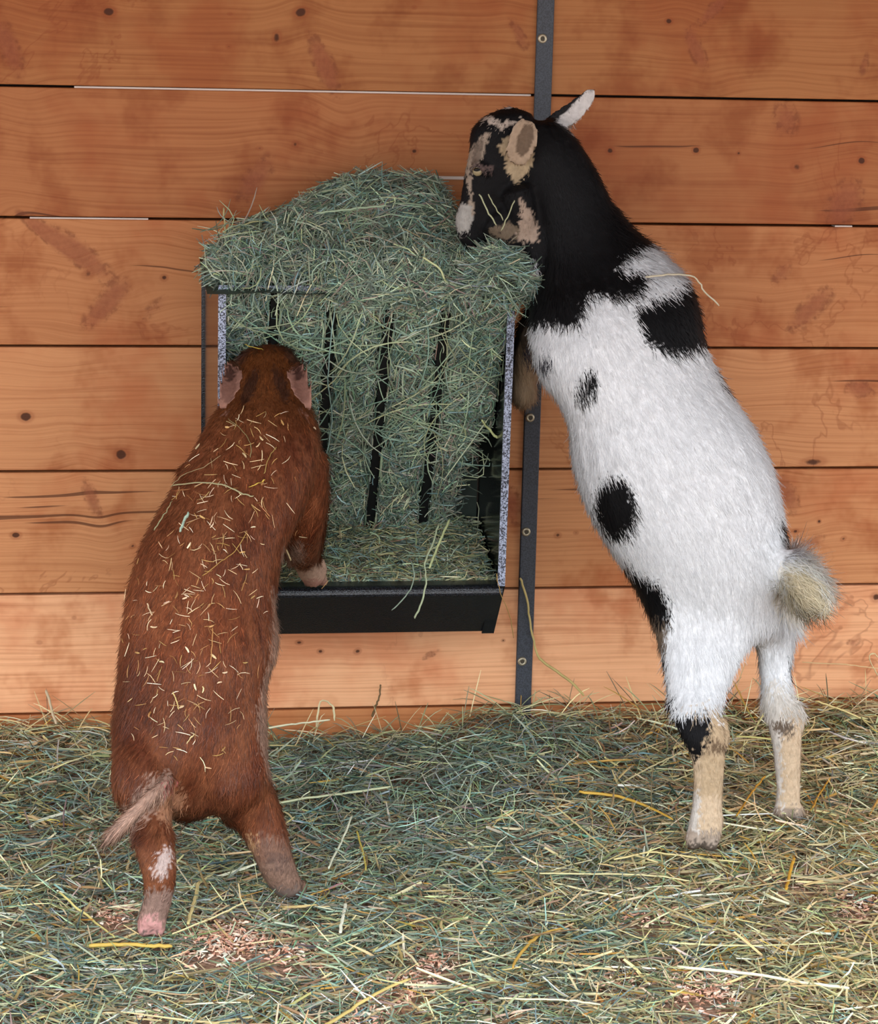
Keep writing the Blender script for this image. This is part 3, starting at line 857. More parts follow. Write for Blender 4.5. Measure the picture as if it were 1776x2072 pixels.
class Body:
    def __init__(s): s.V = []; s.F3 = []; s.F4 = []; s.n = 0
    def _add(s, V, F4, F3):
        s.V.append(V); s.F4.append(np.asarray(F4, int).reshape(-1, 4) + s.n); s.F3.append(np.asarray(F3, int).reshape(-1, 3) + s.n); s.n += len(V)
    def rings(s, R):
        """R (m, k, 3) closed rings joined into a rounded, capped tube"""
        m, k, _ = R.shape
        V = R.reshape(-1, 3); I = np.arange(m * k).reshape(m, k); J = np.roll(I, -1, 1)
        F4 = np.stack([I[:-1], J[:-1], J[1:], I[1:]], -1).reshape(-1, 4)
        caps = []; ext = []
        for e, (a, b) in enumerate(((0, 1), (m - 1, m - 2))):
            c = R[a].mean(0); dirv = c - R[b].mean(0)
            dirv = dirv / (np.linalg.norm(dirv) + 1e-9); rad = np.linalg.norm(R[a] - c, axis=1).min()
            ext.append(c + dirv * rad * 0.45)
            ci = m * k + e
            for q in range(k): caps.append((I[a][q], ci, J[a][q]) if e == 0 else (I[a][q], J[a][q], ci))
        s._add(np.concatenate([V, np.array(ext)]), F4, caps)
    def loft(s, st, inset=0.0, sub=4, k=22):
        """stations (Lx, Ly, Rx, Ry, distance from wall, depth factor): an elliptical section between two outline points"""
        st = catmull(st, sub); R = []
        ang = np.arange(k) * 2 * np.pi / k
        for (lx, ly, rx, ry, d, f) in st:
            A, B = P(lx, ly, d), P(rx, ry, d); c = (A + B) / 2; a = (B - A) / 2
            r = np.linalg.norm(a); a = a * max(0.2, (r - inset) / r); r = np.linalg.norm(a)
            vd = c - CAM; vd = vd - a * (vd @ a) / (a @ a); vd /= np.linalg.norm(vd)
            R.append(c + np.cos(ang)[:, None] * a + np.sin(ang)[:, None] * vd * r * f)
        s.rings(np.array(R))
    def chain(s, st, sub=4, k=14):
        """(px, py, distance, radius px)"""
        st = catmull(st, sub)
        C = np.array([P(a, b, d) for a, b, d, r in st]); rad = np.array([max(r, 1.5) * mpp(c) for c, (_, _, _, r) in zip(C, st)])
        T = unit(np.gradient(C, axis=0)); ref = np.array([0.31, 0.86, 0.4])
        A = unit(np.cross(T, ref)); B = np.cross(T, A); ang = np.arange(k) * 2 * np.pi / k
        s.rings(C[:, None] + rad[:, None, None] * (np.cos(ang)[None, :, None] * A[:, None] + np.sin(ang)[None, :, None] * B[:, None]))
    def ear(s, st, cup, thick, sub=4, k=9):
        """stations (Lx, Ly, Rx, Ry, d): a cupped leaf whose hollow faces the viewer's side"""
        st = catmull(st, sub); m = len(st); fr, bk = [], []
        v = np.linspace(-1, 1, k)
        for i, (lx, ly, rx, ry, d) in enumerate(st):
            A, B = P(lx, ly, d), P(rx, ry, d); c = (A + B) / 2; a = (B - A) / 2
            vd = unit(c - CAM); w = np.linalg.norm(a)
            cu = cup * min(1, w / 0.02)
            row = c + v[:, None] * a + vd * (cu * (1 - v[:, None] ** 2))
            fr.append(row); bk.append(row + vd * thick * (0.55 + 0.45 * (1 - v[:, None] ** 2)))
        fr, bk = np.array(fr), np.array(bk)
        n = m * k; V = np.concatenate([fr.reshape(-1, 3), bk.reshape(-1, 3)]); I = np.arange(n).reshape(m, k)
        q = [np.stack([I[:-1, :-1], I[:-1, 1:], I[1:, 1:], I[1:, :-1]], -1).reshape(-1, 4)]; q.append(q[0][:, ::-1] + n)
        for e in (I[:, 0], I[:, -1][::-1], I[0, :][::-1], I[-1, :]): q.append(np.stack([e[:-1], e[1:], e[1:] + n, e[:-1] + n], -1))
        s._add(V, np.concatenate(q), np.zeros((0, 3), int))
    def build(s, name, m, voxel, smooth, colour, relax=None, rounds=30):
        me = mesh_np(name, np.concatenate(s.V), [np.concatenate(s.F4), np.concatenate(s.F3)])
        bm = bmesh.new(); bm.from_mesh(me); bmesh.ops.recalc_face_normals(bm, faces=bm.faces); bm.to_mesh(me); bm.free()
        o = bpy.data.objects.new(name, me); scene.collection.objects.link(o)
        r = o.modifiers.new('r', 'REMESH'); r.mode = 'VOXEL'; r.voxel_size = voxel
        sm = o.modifiers.new('s', 'SMOOTH'); sm.factor = 0.5; sm.iterations = smooth
        dg = bpy.context.evaluated_depsgraph_get(); dg.update()
        me2 = bpy.data.meshes.new_from_object(o.evaluated_get(dg))
        o.modifiers.clear(); o.data = me2; me2.name = name
        nv = len(me2.vertices); co = np.empty(nv * 3, np.float32); me2.vertices.foreach_get('co', co); co = co.reshape(-1, 3)
        if relax is not None:
            # let the joints between trunk and limbs run into each other
            ne = len(me2.edges); ed = np.empty(ne * 2, np.int32); me2.edges.foreach_get('vertices', ed); ed = ed.reshape(-1, 2)
            w = relax(co.astype(float))[:, None] * 0.6; c = co.astype(float)
            deg = np.bincount(ed.ravel(), minlength=nv)[:, None].astype(float)
            for _ in range(rounds):
                acc = np.zeros_like(c)
                for k in range(3): acc[:, k] = np.bincount(ed[:, 0], c[ed[:, 1], k], nv) + np.bincount(ed[:, 1], c[ed[:, 0], k], nv)
                c = c + w * (acc / np.maximum(deg, 1) - c)
            co = c.astype(np.float32); me2.vertices.foreach_set('co', co.ravel()); me2.update()
        nr = np.empty(nv * 3, np.float32); me2.vertex_normals.foreach_get('vector', nr); nr = nr.reshape(-1, 3)
        me2.polygons.foreach_set('use_smooth', np.ones(len(me2.polygons), bool))
        c = colour(co.astype(float), nr.astype(float))
        a = me2.attributes.new('col', 'FLOAT_COLOR', 'POINT')
        a.data.foreach_set('color', np.concatenate([c, np.ones((nv, 1))], 1).astype(np.float32).ravel())
        me2.materials.clear(); me2.materials.append(m)
        return o


def inpoly(u, v, poly):
    p = np.asarray(poly, float); r = np.zeros(u.shape, bool); j = len(p) - 1
    for i in range(len(p)):
        c = ((p[i, 1] > v) != (p[j, 1] > v)) & (u < (p[j, 0] - p[i, 0]) * (v - p[i, 1]) / (p[j, 1] - p[i, 1] + 1e-12) + p[i, 0])
        r ^= c; j = i
    return r


def inell(u, v, cx, cy, rx, ry, a=0):
    a = math.radians(a); du, dv = u - cx, v - cy
    return ((du * math.cos(a) + dv * math.sin(a)) / rx) ** 2 + ((-du * math.sin(a) + dv * math.cos(a)) / ry) ** 2 < 1


def fur(name, body, n, m, colour, lengthfn, flowfn, lift, width, parent, K=4, dens=None, jit=0.16, tint=0.12):
    me = body.data; me.calc_loop_triangles()
    nt = len(me.loop_triangles); tri = np.empty(nt * 3, np.int32); me.loop_triangles.foreach_get('vertices', tri); tri = tri.reshape(-1, 3)
    nv = len(me.vertices); co = np.empty(nv * 3, np.float32); me.vertices.foreach_get('co', co); co = co.reshape(-1, 3).astype(float)
    nr = np.empty(nv * 3, np.float32); me.vertex_normals.foreach_get('vector', nr); nr = nr.reshape(-1, 3).astype(float)
    a, b, c = co[tri[:, 0]], co[tri[:, 1]], co[tri[:, 2]]
    w = np.linalg.norm(np.cross(b - a, c - a), axis=1)
    if dens is not None: w = w * dens((a + b + c) / 3)
    ti = rng.choice(nt, n, p=w / w.sum())
    r1, r2 = np.sqrt(rng.random((n, 1))), rng.random((n, 1))
    w0, w1, w2 = 1 - r1, r1 * (1 - r2), r1 * r2
    T = tri[ti]
    p = co[T[:, 0]] * w0 + co[T[:, 1]] * w1 + co[T[:, 2]] * w2
    N = unit(nr[T[:, 0]] * w0 + nr[T[:, 1]] * w1 + nr[T[:, 2]] * w2)
    col = colour(p, N); L = lengthfn(p, N) * rng.uniform(0.65, 1.15, n)
    keep = L > 0.0005
    p, N, col, L = p[keep], N[keep], col[keep], L[keep]; n = len(p)
    col = np.clip(col * np.exp(rng.normal(0, tint, (n, 1))), 0, 0.92)
    f = flowfn(p, N); f = unit(f - N * np.sum(f * N, 1, keepdims=True))
    j = rng.normal(0, jit, (n, 3)); lf = lift(p, N) if callable(lift) else np.full(n, lift)
    s = np.linspace(0, 1, K)
    pts = np.stack([p - N * 0.001 + (L * t)[:, None] * (f * (1 - 0.35 * lf[:, None]) + N * (lf * (1.0 - 0.45 * t))[:, None] + j * t) for t in s], 1)
    hc = bpy.data.hair_curves.new(name); hc.add_curves([K] * n)
    hc.attributes['position'].data.foreach_set('vector', pts.astype(np.float32).ravel())
    ra = hc.attributes.get('radius') or hc.attributes.new('radius', 'FLOAT', 'POINT')
    prof = np.interp(s, [0, 0.5, 1], [1, 0.85, 0.18])
    ra.data.foreach_set('value', (prof[None] * (width * rng.uniform(0.7, 1.2, (n, 1)))).astype(np.float32).ravel())
    ca = hc.attributes.new('col', 'FLOAT_COLOR', 'CURVE'); ca.data.foreach_set('color', np.concatenate([col, np.ones((n, 1))], 1).astype(np.float32).ravel())
    na = hc.attributes.new('nrm', 'FLOAT_VECTOR', 'CURVE'); na.data.foreach_set('vector', N.astype(np.float32).ravel())
    hc.materials.append(m)
    return link(bpy.data.objects.new(name, hc), parent)


# ---- goat
gb = Body()
INS = 0.005
gb.loft([(1318, 1275, 1592, 1285, .415, .58), (1268, 1175, 1606, 1180, .415, .66), (1214, 1095, 1594, 1080, .41, .70), (1176, 1010, 1576, 990, .40, .74), (1154, 930, 1552, 920, .39, .78),
         (1145, 860, 1515, 850, .38, .80), (1122, 810, 1470, 780, .37, .80), (1085, 755, 1432, 700, .355, .78), (1068, 690, 1416, 620, .34, .74), (1070, 620, 1390, 560, .325, .70),
         (1088, 560, 1338, 510, .31, .70), (1096, 500, 1282, 460, .30, .72), (1085, 440, 1244, 410, .29, .75), (1062, 380, 1212, 345, .28, .8), (1045, 320, 1172, 280, .275, .85), (1042, 275, 1128, 240, .27, .9)], INS)
# head
gb.loft([(975, 236, 1078, 228, .265, .85), (950, 262, 1092, 268, .265, .78), (945, 305, 1090, 325, .265, .70), (936, 348, 1076, 375, .262, .62), (930, 385, 1060, 410, .26, .56), (926, 420, 1046, 448, .257, .52),
         (928, 450, 1030, 475, .255, .5), (940, 478, 1015, 495, .252, .5)], 0.003)
gb.chain([(1045, 385, .29, 34), (1056, 425, .29, 30), (1062, 465, .285, 24), (1062, 495, .28, 18)])              # jaw
gb.chain([(946, 415, .262, 17), (941, 440, .262, 20), (948, 468, .258, 24), (962, 490, .255, 22)])                  # muzzle
gb.chain([(958, 335, .285, 10), (972, 340, .292, 11), (990, 345, .29, 9)])                    # brow above the eye
gb.chain([(1000, 240, .268, 14), (1014, 234, .27, 9)]); gb.chain([(990, 244, .25, 12), (984, 238, .25, 9)])
gb.chain([(1078, 430, .275, 30), (1084, 490, .28, 34), (1098, 560, .29, 40)]); gb.chain([(1000, 440, .27, 34), (1030, 470, .275, 30), (1045, 495, .275, 24)])
# ears
gb.ear([(1030, 330, 1062, 338, .315), (1022, 305, 1076, 318, .325), (1030, 272, 1088, 290, .333), (1042, 248, 1090, 266, .336), (1056, 237, 1082, 248, .336)], 0.010, 0.008)
gb.ear([(1104, 238, 1144, 264, .262), (1130, 220, 1172, 243, .268), (1160, 200, 1192, 220, .272), (1185, 182, 1205, 196, .275), (1196, 176, 1205, 181, .275)], 0.006, 0.008)
# hind legs
gb.loft([(1280, 1060, 1500, 1060, .395, .40), (1285, 1170, 1565, 1170, .415, .42), (1312, 1260, 1552, 1265, .435, .48), (1326, 1330, 1520, 1315, .455, .5), (1340, 1395, 1488, 1378, .475, .55), (1356, 1450, 1455, 1435, .505, .65), (1378, 1500, 1470, 1480, .525, .62),
         (1397, 1550, 1470, 1540, .525, .68), (1397, 1620, 1465, 1618, .525, .72), (1390, 1665, 1466, 1668, .525, .8), (1384, 1695, 1460, 1698, .525, .85)], 0.003)
gb.chain([(1455, 1455, .50, 14), (1464, 1488, .505, 12), (1455, 1520, .515, 10)])
gb.loft([(1490, 1180, 1612, 1210, .40, .75), (1512, 1270, 1612, 1280, .385, .75), (1522, 1340, 1604, 1345, .38, .7), (1532, 1400, 1606, 1400, .40, .68), (1545, 1450, 1624, 1440, .42, .66), (1555, 1490, 1626, 1478, .425, .66),
         (1562, 1540, 1624, 1535, .425, .7), (1567, 1600, 1622, 1600, .425, .75), (1563, 1640, 1622, 1645, .425, .85)], 0.003)
gb.chain([(1606, 1420, .415, 13), (1618, 1455, .42, 12), (1608, 1490, .42, 10)])
# hooves, two toes each
for (u, v, d) in ((1402, 1708, .53), (1436, 1712, .53), (1580, 1655, .43), (1606, 1657, .43)):
    gb.chain([(u + 4, v - 24, d - .006, 17), (u, v - 4, d + .004, 17), (u - 6, v + 4, d + .008, 12)])
# tail
gb.chain([(1582, 1138, .46, 36), (1614, 1168, .49, 38), (1636, 1200, .51, 34), (1646, 1228, .52, 20)])
# front leg folded against the feeder's side, and its pair beyond
gb.chain([(1130, 640, .26, 50), (1090, 660, .215, 36), (1068, 710, .185, 27), (1060, 760, .170, 25), (1058, 792, .165, 24), (1050, 780, .135, 20), (1042, 740, .115, 16), (1036, 700, .10, 17)])
gb.chain([(1180, 600, .22, 50), (1120, 640, .15, 34), (1092, 700, .11, 24), (1088, 740, .09, 20), (1078, 720, .06, 16), (1070, 690, .05, 15)])

BLACK = lin((13, 12, 14)); WHITE = np.array([0.80, 0.80, 0.81]); BEIGE = lin((208, 182, 152)); TAN = lin((190, 164, 132)); GREYB = lin((120, 104, 88))
NECK = [(930, 250), (1000, 222), (1075, 215), (1115, 225), (1156, 250), (1205, 345), (1245, 420), (1315, 480), (1275, 505), (1246, 545), (1268, 552), (1302, 545), (1308, 572), (1272, 598), (1235, 603), (1205, 588),
        (1182, 612), (1172, 645), (1150, 657), (1118, 652), (1080, 652), (1040, 600), (1085, 560), (1070, 490), (1020, 500), (940, 500), (915, 430)]
SHOULDER = [(1383, 552), (1425, 580), (1430, 694), (1395, 706), (1350, 713), (1308, 694), (1288, 650), (1280, 612), (1318, 603), (1368, 584)]
GROIN = [(1240, 1130), (1296, 1156), (1338, 1186), (1352, 1228), (1350, 1262), (1310, 1262), (1270, 1205)]
HOCK = [(1335, 1425), (1375, 1447), (1434, 1438), (1436, 1480), (1422, 1520), (1406, 1542), (1385, 1512), (1350, 1465)]
STRIPE = [(984, 262), (993, 268), (982, 300), (974, 325), (958, 335), (951, 350), (955, 372), (957, 400), (960, 430), (950, 448), (938, 440), (948, 410), (947, 380), (941, 350), (944, 320), (950, 300), (968, 285)]
CHEEK = [(1012, 288), (1028, 270), (1040, 300), (1068, 315), (1078, 300), (1080, 325), (1068, 350), (1052, 370), (1040, 372), (1030, 350), (1022, 325), (1010, 305)]
JAW = [(1050, 398), (1062, 410), (1078, 432), (1088, 455), (1086, 490), (1050, 490), (1046, 470), (1054, 440)]
EAR1 = [(1022, 318), (1028, 272), (1042, 244), (1062, 232), (1084, 246), (1094, 272), (1086, 308), (1068, 342), (1040, 342)]


def goat_colour(p, n, soft=0.0):
    uv = proj(p); u, v = uv[:, 0].copy(), uv[:, 1].copy()
    k = len(p); j = 5.0
    u += rng.normal(0, j, k) * (v > 470); v += rng.normal(0, j, k) * (v > 470)
    d = -p[:, 1]
    face = np.sum(n * unit(CAM - p), 1) > -0.25
    c = np.tile(WHITE, (k, 1))
    # creamy lower legs
    lv = v + rng.normal(0, 14, k)
    leg = lv > np.where(u < 1500, 1452 - (u - 1400) * 0.35, 1450)
    c[leg] = BEIGE
    mid = (~leg) & (lv > 1385) & (u > 1500); c[mid] = lin((214, 206, 196))
    nl = leg & (u < 1500) & (v < 1610) & (u > 1415); c[nl] = TAN
    pale = leg & (((u > 1540) & (u < 1580)) | ((u < 1415) & (v > 1600))); c[pale] = lin((214, 204, 194))
    ft = leg & inell(u, v, 1425, 1705, 60, 26); c[ft] = lin((168, 150, 134))
    ft2 = leg & inell(u, v, 1600, 1650, 50, 16); c[ft2] = lin((150, 132, 116))
    hf = leg & (((u < 1500) & (v > 1704)) | ((u > 1500) & (v > 1652))); c[hf] = lin((92, 80, 70))
    # tail
    tl = inell(u, v, 1630, 1195, 72, 60, 45) & (u > 1565); c[tl] = lin((238, 232, 220))
    t2 = inell(u, v, 1624, 1192, 30, 48, -38) & (d > 0.44); c[t2] = lin((216, 202, 172))
    fl = (u < 1098) & (v > 655) & (v < 840) & (d < 0.225); c[fl] = lin((176, 152, 124))
    fl2 = (u < 1075) & (v > 590) & (v < 690) & (d < 0.26); c[fl2] = GREYB
    # black coat
    blk = inpoly(u, v, NECK) | (inell(u, v, 1250, 545, 120, 48, 20) & ~face & (v < 600))
    blk |= inpoly(u, v, SHOULDER) & face
    blk |= inell(u, v, 1184, 780, 17, 36, 22) & face
    blk |= inell(u, v, 1241, 1020, 42, 62, -6) & face
    blk |= inpoly(u, v, GROIN) | (inpoly(u, v, HOCK) & (d > .3))
    blk |= inpoly(u, v, [(1570, 1035), (1590, 1050), (1612, 1100), (1594, 1104), (1580, 1075)])
    blk |= inpoly(u, v, [(1440, 725), (1475, 780), (1470, 790), (1448, 755)])
    blk |= inpoly(u, v, [(1300, 1300), (1340, 1310), (1350, 1390), (1366, 1445), (1330, 1450), (1306, 1380)])
    blk |= inpoly(u, v, [(1598, 1330), (1615, 1335), (1612, 1380), (1598, 1370)])
    c[blk] = BLACK
    g = inpoly(u, v, [(1275, 1232), (1348, 1256), (1346, 1306), (1300, 1316)]); c[g] = lin((120, 104, 88))
    g = inell(u, v, 1100, 725, 15, 16) & face; c[g] = lin((70, 68, 74))
    g = inell(u, v, 1066, 705, 10, 22) & face; c[g] = lin((84, 80, 88))
    g = inell(u, v, 1585, 1470, 22, 16) & leg; c[g] = lin((110, 94, 80))
    g = inell(u, v, 1455, 1510, 26, 10, 10) & leg; c[g] = lin((120, 98, 76))
    # face
    hd = v < 500
    c[(v < 525) & (u < 1078) & (v > 440) & (p[:, 0] < 0.60)] = BLACK
    u0, v0 = u.copy(), v.copy(); u = u + rng.normal(0, 2.2, k); v = v + rng.normal(0, 2.2, k)
    c[hd & inpoly(u, v, STRIPE) & face] = lin((160, 144, 128))
    c[hd & inpoly(u, v, [(958, 290), (978, 280), (976, 320), (956, 335)]) & face] = lin((118, 104, 92))
    c[hd & inpoly(u, v, CHEEK) & face] = lin((178, 158, 128))
    c[hd & inpoly(u, v, JAW) & face] = lin((166, 146, 130))
    c[hd & inell(u, v, 975, 340, 24, 6, 8) & face] = lin((96, 80, 76))
    c[hd & inpoly(u, v, [(972, 238), (985, 232), (1000, 240), (1020, 248), (1040, 246), (1052, 238), (1050, 250), (1028, 258), (1005, 258), (985, 248)])] = lin((200, 184, 170))
    c[hd & inell(u, v, 938, 442, 19, 30) & face] = lin((168, 164, 158))
    c[hd & inell(u, v, 1020, 468, 30, 18) & face & (d > .25)] = lin((110, 96, 80))
    u, v = u0, v0
    e = hd & inpoly(u, v, EAR1) & (d > 0.305); c[e] = lin((172, 150, 128))
    e2 = e & inell(u, v, 1062, 282, 16, 34, 18); c[e2] = lin((112, 94, 78))
    e3 = inpoly(u, v, [(1108, 238), (1130, 214), (1160, 194), (1185, 176), (1206, 168), (1214, 182), (1200, 218), (1178, 248), (1152, 270), (1136, 254)])
    c[e3] = lin((212, 208, 206))
    e4 = e3 & (v - (238 - (u - 1104) * 0.69) < np.interp(u, [1110, 1150, 1190], [22, 15, 0])); c[e4] = lin((34, 32, 34))
    return c


GOAT = empty('goat', (0.8, -0.4, -0.04))
tag(GOAT, 'black and white goat rearing up on its hind legs to eat from the feeder', 'goat')
def soft_box(u0, u1, v0, v1, e):
    def f(p):
        uv = proj(p); u, v = uv[:, 0], uv[:, 1]
        return np.clip((u - u0) / e, 0, 1) * np.clip((u1 - u) / e, 0, 1) * np.clip((v - v0) / e, 0, 1) * np.clip((v1 - v) / e, 0, 1)
    return f


goat = gb.build('body', M_GOAT, 0.0036, 5, goat_colour, soft_box(1150, 1600, 1020, 1420, 60), 110)
goat.parent = GOAT; goat.matrix_parent_inverse = Matrix.Translation(-Vector(GOAT.location))


def goat_len(p, n):
    uv = proj(p); u, v = uv[:, 0], uv[:, 1]
    L = np.full(len(p), 0.022)
    L = np.where(v < 500, 0.014, L)
    head = (v < 500) & (u < 1095); L = np.where(head, 0.008, L)
    L = np.where((v < 345) & inpoly(u, v, EAR1), 0.004, L)
    L = np.where((u > 1115) & (v < 250), 0.005, L)
    L = np.where((v > 1440), 0.011, L)
    L = np.where((v > 1690) | ((u > 1540) & (v > 1645)), 0.0, L)
    L = np.where(inell(u, v, 1628, 1195, 80, 80) & (u > 1578), 0.036, L)
    L = np.where((u > 1230) & (v < 510) & (v > 380), 0.028, L)
    L = np.where(inell(u, v, 963, 347, 10, 8), 0.0, L)
    return L


G_AX = unit(P(1560, 1250, .42) - P(1180, 500, .30))


def goat_flow(p, n):
    uv = proj(p); u, v = uv[:, 0], uv[:, 1]
    f = np.tile(G_AX, (len(p), 1)) + rng.normal(0, 0.10, p.shape)
    dn = np.array([0.02, 0, -1.0])
    w = np.clip((v - 1020) / 330, 0, 1)[:, None]; f = f * (1 - 0.7 * w) + dn * w
    f = np.where(((v < 500) & (u < 1090))[:, None], unit(P(945, 450, .26) - P(1010, 250, .27))[None], f)
    belly = np.clip((1250 - u) / 160, 0, 1) * np.clip((v - 600) / 80, 0, 1) * np.clip((1180 - v) / 160, 0, 1)
    f = f + belly[:, None] * (P(1150, 900, .4) - P(1250, 850, .4))[None] * 6.0
    tail = inell(u, v, 1625, 1190, 80, 80) & (u > 1570)
    rad = unit(p - P(1600, 1160, .45)[None])
    return np.where(tail[:, None], rad * 1.2 + np.array([0.3, -0.2, -0.2]), f)


def goat_lift(p, n):
    uv = proj(p); u, v = uv[:, 0], uv[:, 1]
    l = np.full(len(p), 0.20)
    l = np.where(inell(u, v, 1628, 1195, 80, 80) & (u > 1578), 0.75, l)
    l = np.where((u > 1190) & (v < 520) & (v > 330), 0.34, l)
    return l


fur('coat', goat, 120000, M_GOATFUR, goat_colour, goat_len, goat_flow, goat_lift, 0.00042, GOAT)

# eye
def sphere(name, c, r, m, parent, sc=(1, 1, 1), seg=16):
    bm = bmesh.new(); bmesh.ops.create_uvsphere(bm, u_segments=seg, v_segments=10, radius=r)
    for v in bm.verts: v.co = Vector((v.co.x * sc[0], v.co.y * sc[1], v.co.z * sc[2])) + Vector(c)
    return obj_bm(name, bm, m, parent, True)


M_IRIS = simple('amber_iris', (150, 136, 104), 0.15); M_PUPIL = simple('dark_pupil', (8, 8, 9), 0.1)


def surface_at(o, x, y):
    """first point of a body along the sight line, in metres"""
    me = o.data
    from mathutils.bvhtree import BVHTree
    t = BVHTree.FromPolygons([v.co for v in me.vertices], [p.vertices for p in me.polygons])
    d = Vector(unit(ray(x, y)))
    h = t.ray_cast(Vector(CAM), d)
    return (np.array(h[0]), np.array(h[1])) if h[0] is not None else (None, None)


ep, en = surface_at(goat, 966, 346)
if ep is not None:
    vd = unit(CAM - ep)
    ey = sphere('eye', ep - vd * 0.0035, 0.0068, M_IRIS, GOAT)
    sphere('pupil', ep + vd * 0.0026 + np.array([-0.0012, 0, 0.0016]), 0.0036, M_PUPIL, ey, (1.3, 1, 0.62))

# ---- pig
pb = Body()
pb.loft([(275, 1640, 490, 1632, .635, .6), (232, 1565, 540, 1550, .625, .72), (219, 1480, 546, 1465, .61, .80), (228, 1400, 545, 1390, .585, .84), (240, 1300, 566, 1310, .555, .86), (256, 1190, 562, 1210, .52, .88),
         (288, 1090, 580, 1110, .485, .9), (338, 1000, 618, 1030, .45, .88), (388, 910, 650, 935, .41, .85), (424, 845, 644, 855, .38, .82), (458, 795, 620, 795, .355, .8), (468, 748, 610, 742, .335, .8), (488, 712, 594, 706, .32, .75)], 0.003)
pb.chain([(540, 770, .33, 78), (545, 810, .28, 62), (548, 835, .24, 44), (550, 850, .205, 36), (550, 856, .195, 34)])       # face and snout, in the hay
# haunches
pb.chain([(300, 1430, .57, 50), (292, 1560, .672, 68), (298, 1620, .68, 55), (305, 1665, .695, 42), (314, 1715, .725, 40), (322, 1765, .745, 35), (320, 1815, .745, 29), (311, 1850, .745, 28), (306, 1872, .748, 30)])
pb.chain([(460, 1430, .55, 56), (462, 1550, .635, 82), (488, 1605, .63, 68), (522, 1655, .635, 50), (544, 1705, .65, 40), (558, 1745, .655, 36), (574, 1780, .652, 32), (590, 1800, .648, 28)])
# shoulder and foreleg on the trough lip
pb.chain([(600, 930, .40, 62), (612, 1010, .38, 52), (612, 1070, .36, 44), (612, 1110, .335, 36), (618, 1135, .305, 26), (626, 1155, .28, 25), (636, 1168, .263, 24)])
for (a, b_, c_, e) in ((626, 1168, 622, 1184), (646, 1166, 658, 1182)):
    pb.chain([(a, b_ - 10, .27, 15), (a, b_, .262, 14), ((a + c_) / 2, (b_ + e) / 2, .258, 12), (c_, e, .254, 8)])
pb.chain([(645, 1130, .28, 9), (654, 1146, .275, 8), (657, 1158, .27, 6)])
pb.chain([(420, 960, .40, 62), (420, 1070, .36, 44), (440, 1130, .30, 28), (455, 1165, .265, 24), (460, 1182, .256, 16)])
# toes
for (u, v, d) in ((292, 1886, .752), (320, 1886, .752), (588, 1812, .645), (606, 1808, .64)):
    pb.chain([(u, v - 22, d - .01, 15), (u, v - 4, d, 15), (u + (2 if u > 400 else -1), v + 5, d + .006, 10)])
# tail
pb.chain([(345, 1560, .70, 15), (330, 1585, .735, 14), (295, 1622, .755, 13), (262, 1655, .765, 14), (236, 1682, .768, 15), (222, 1698, .768, 7)])
# ears
pb.ear([(464, 722, 484, 736, .396), (448, 738, 493, 755, .424), (438, 766, 490, 782, .446), (436, 793, 478, 805, .456), (438, 814, 464, 820, .456), (446, 831, 456, 831, .446)], 0.026, 0.007)
pb.ear([(590, 736, 612, 722, .396), (576, 755, 623, 738, .424), (581, 782, 631, 766, .446), (595, 805, 635, 793, .456), (611, 820, 636, 814, .456), (621, 831, 632, 831, .446)], 0.026, 0.007)

RUST = lin((116, 59, 31)); RUSTD = lin((80, 38, 21)); RUSTL = lin((164, 104, 68)); HEADC = lin((100, 55, 23)); PALEP = lin((178, 150, 132)); SHIN = lin((142, 114, 98)); EARIN = lin((148, 108, 94))
EARL = [(446, 734), (466, 718), (490, 734), (498, 760), (494, 786), (480, 808), (458, 836), (430, 836), (432, 770)]
EARR = [(572, 756), (588, 732), (612, 716), (628, 734), (636, 770), (640, 836), (616, 836), (592, 808), (576, 784)]


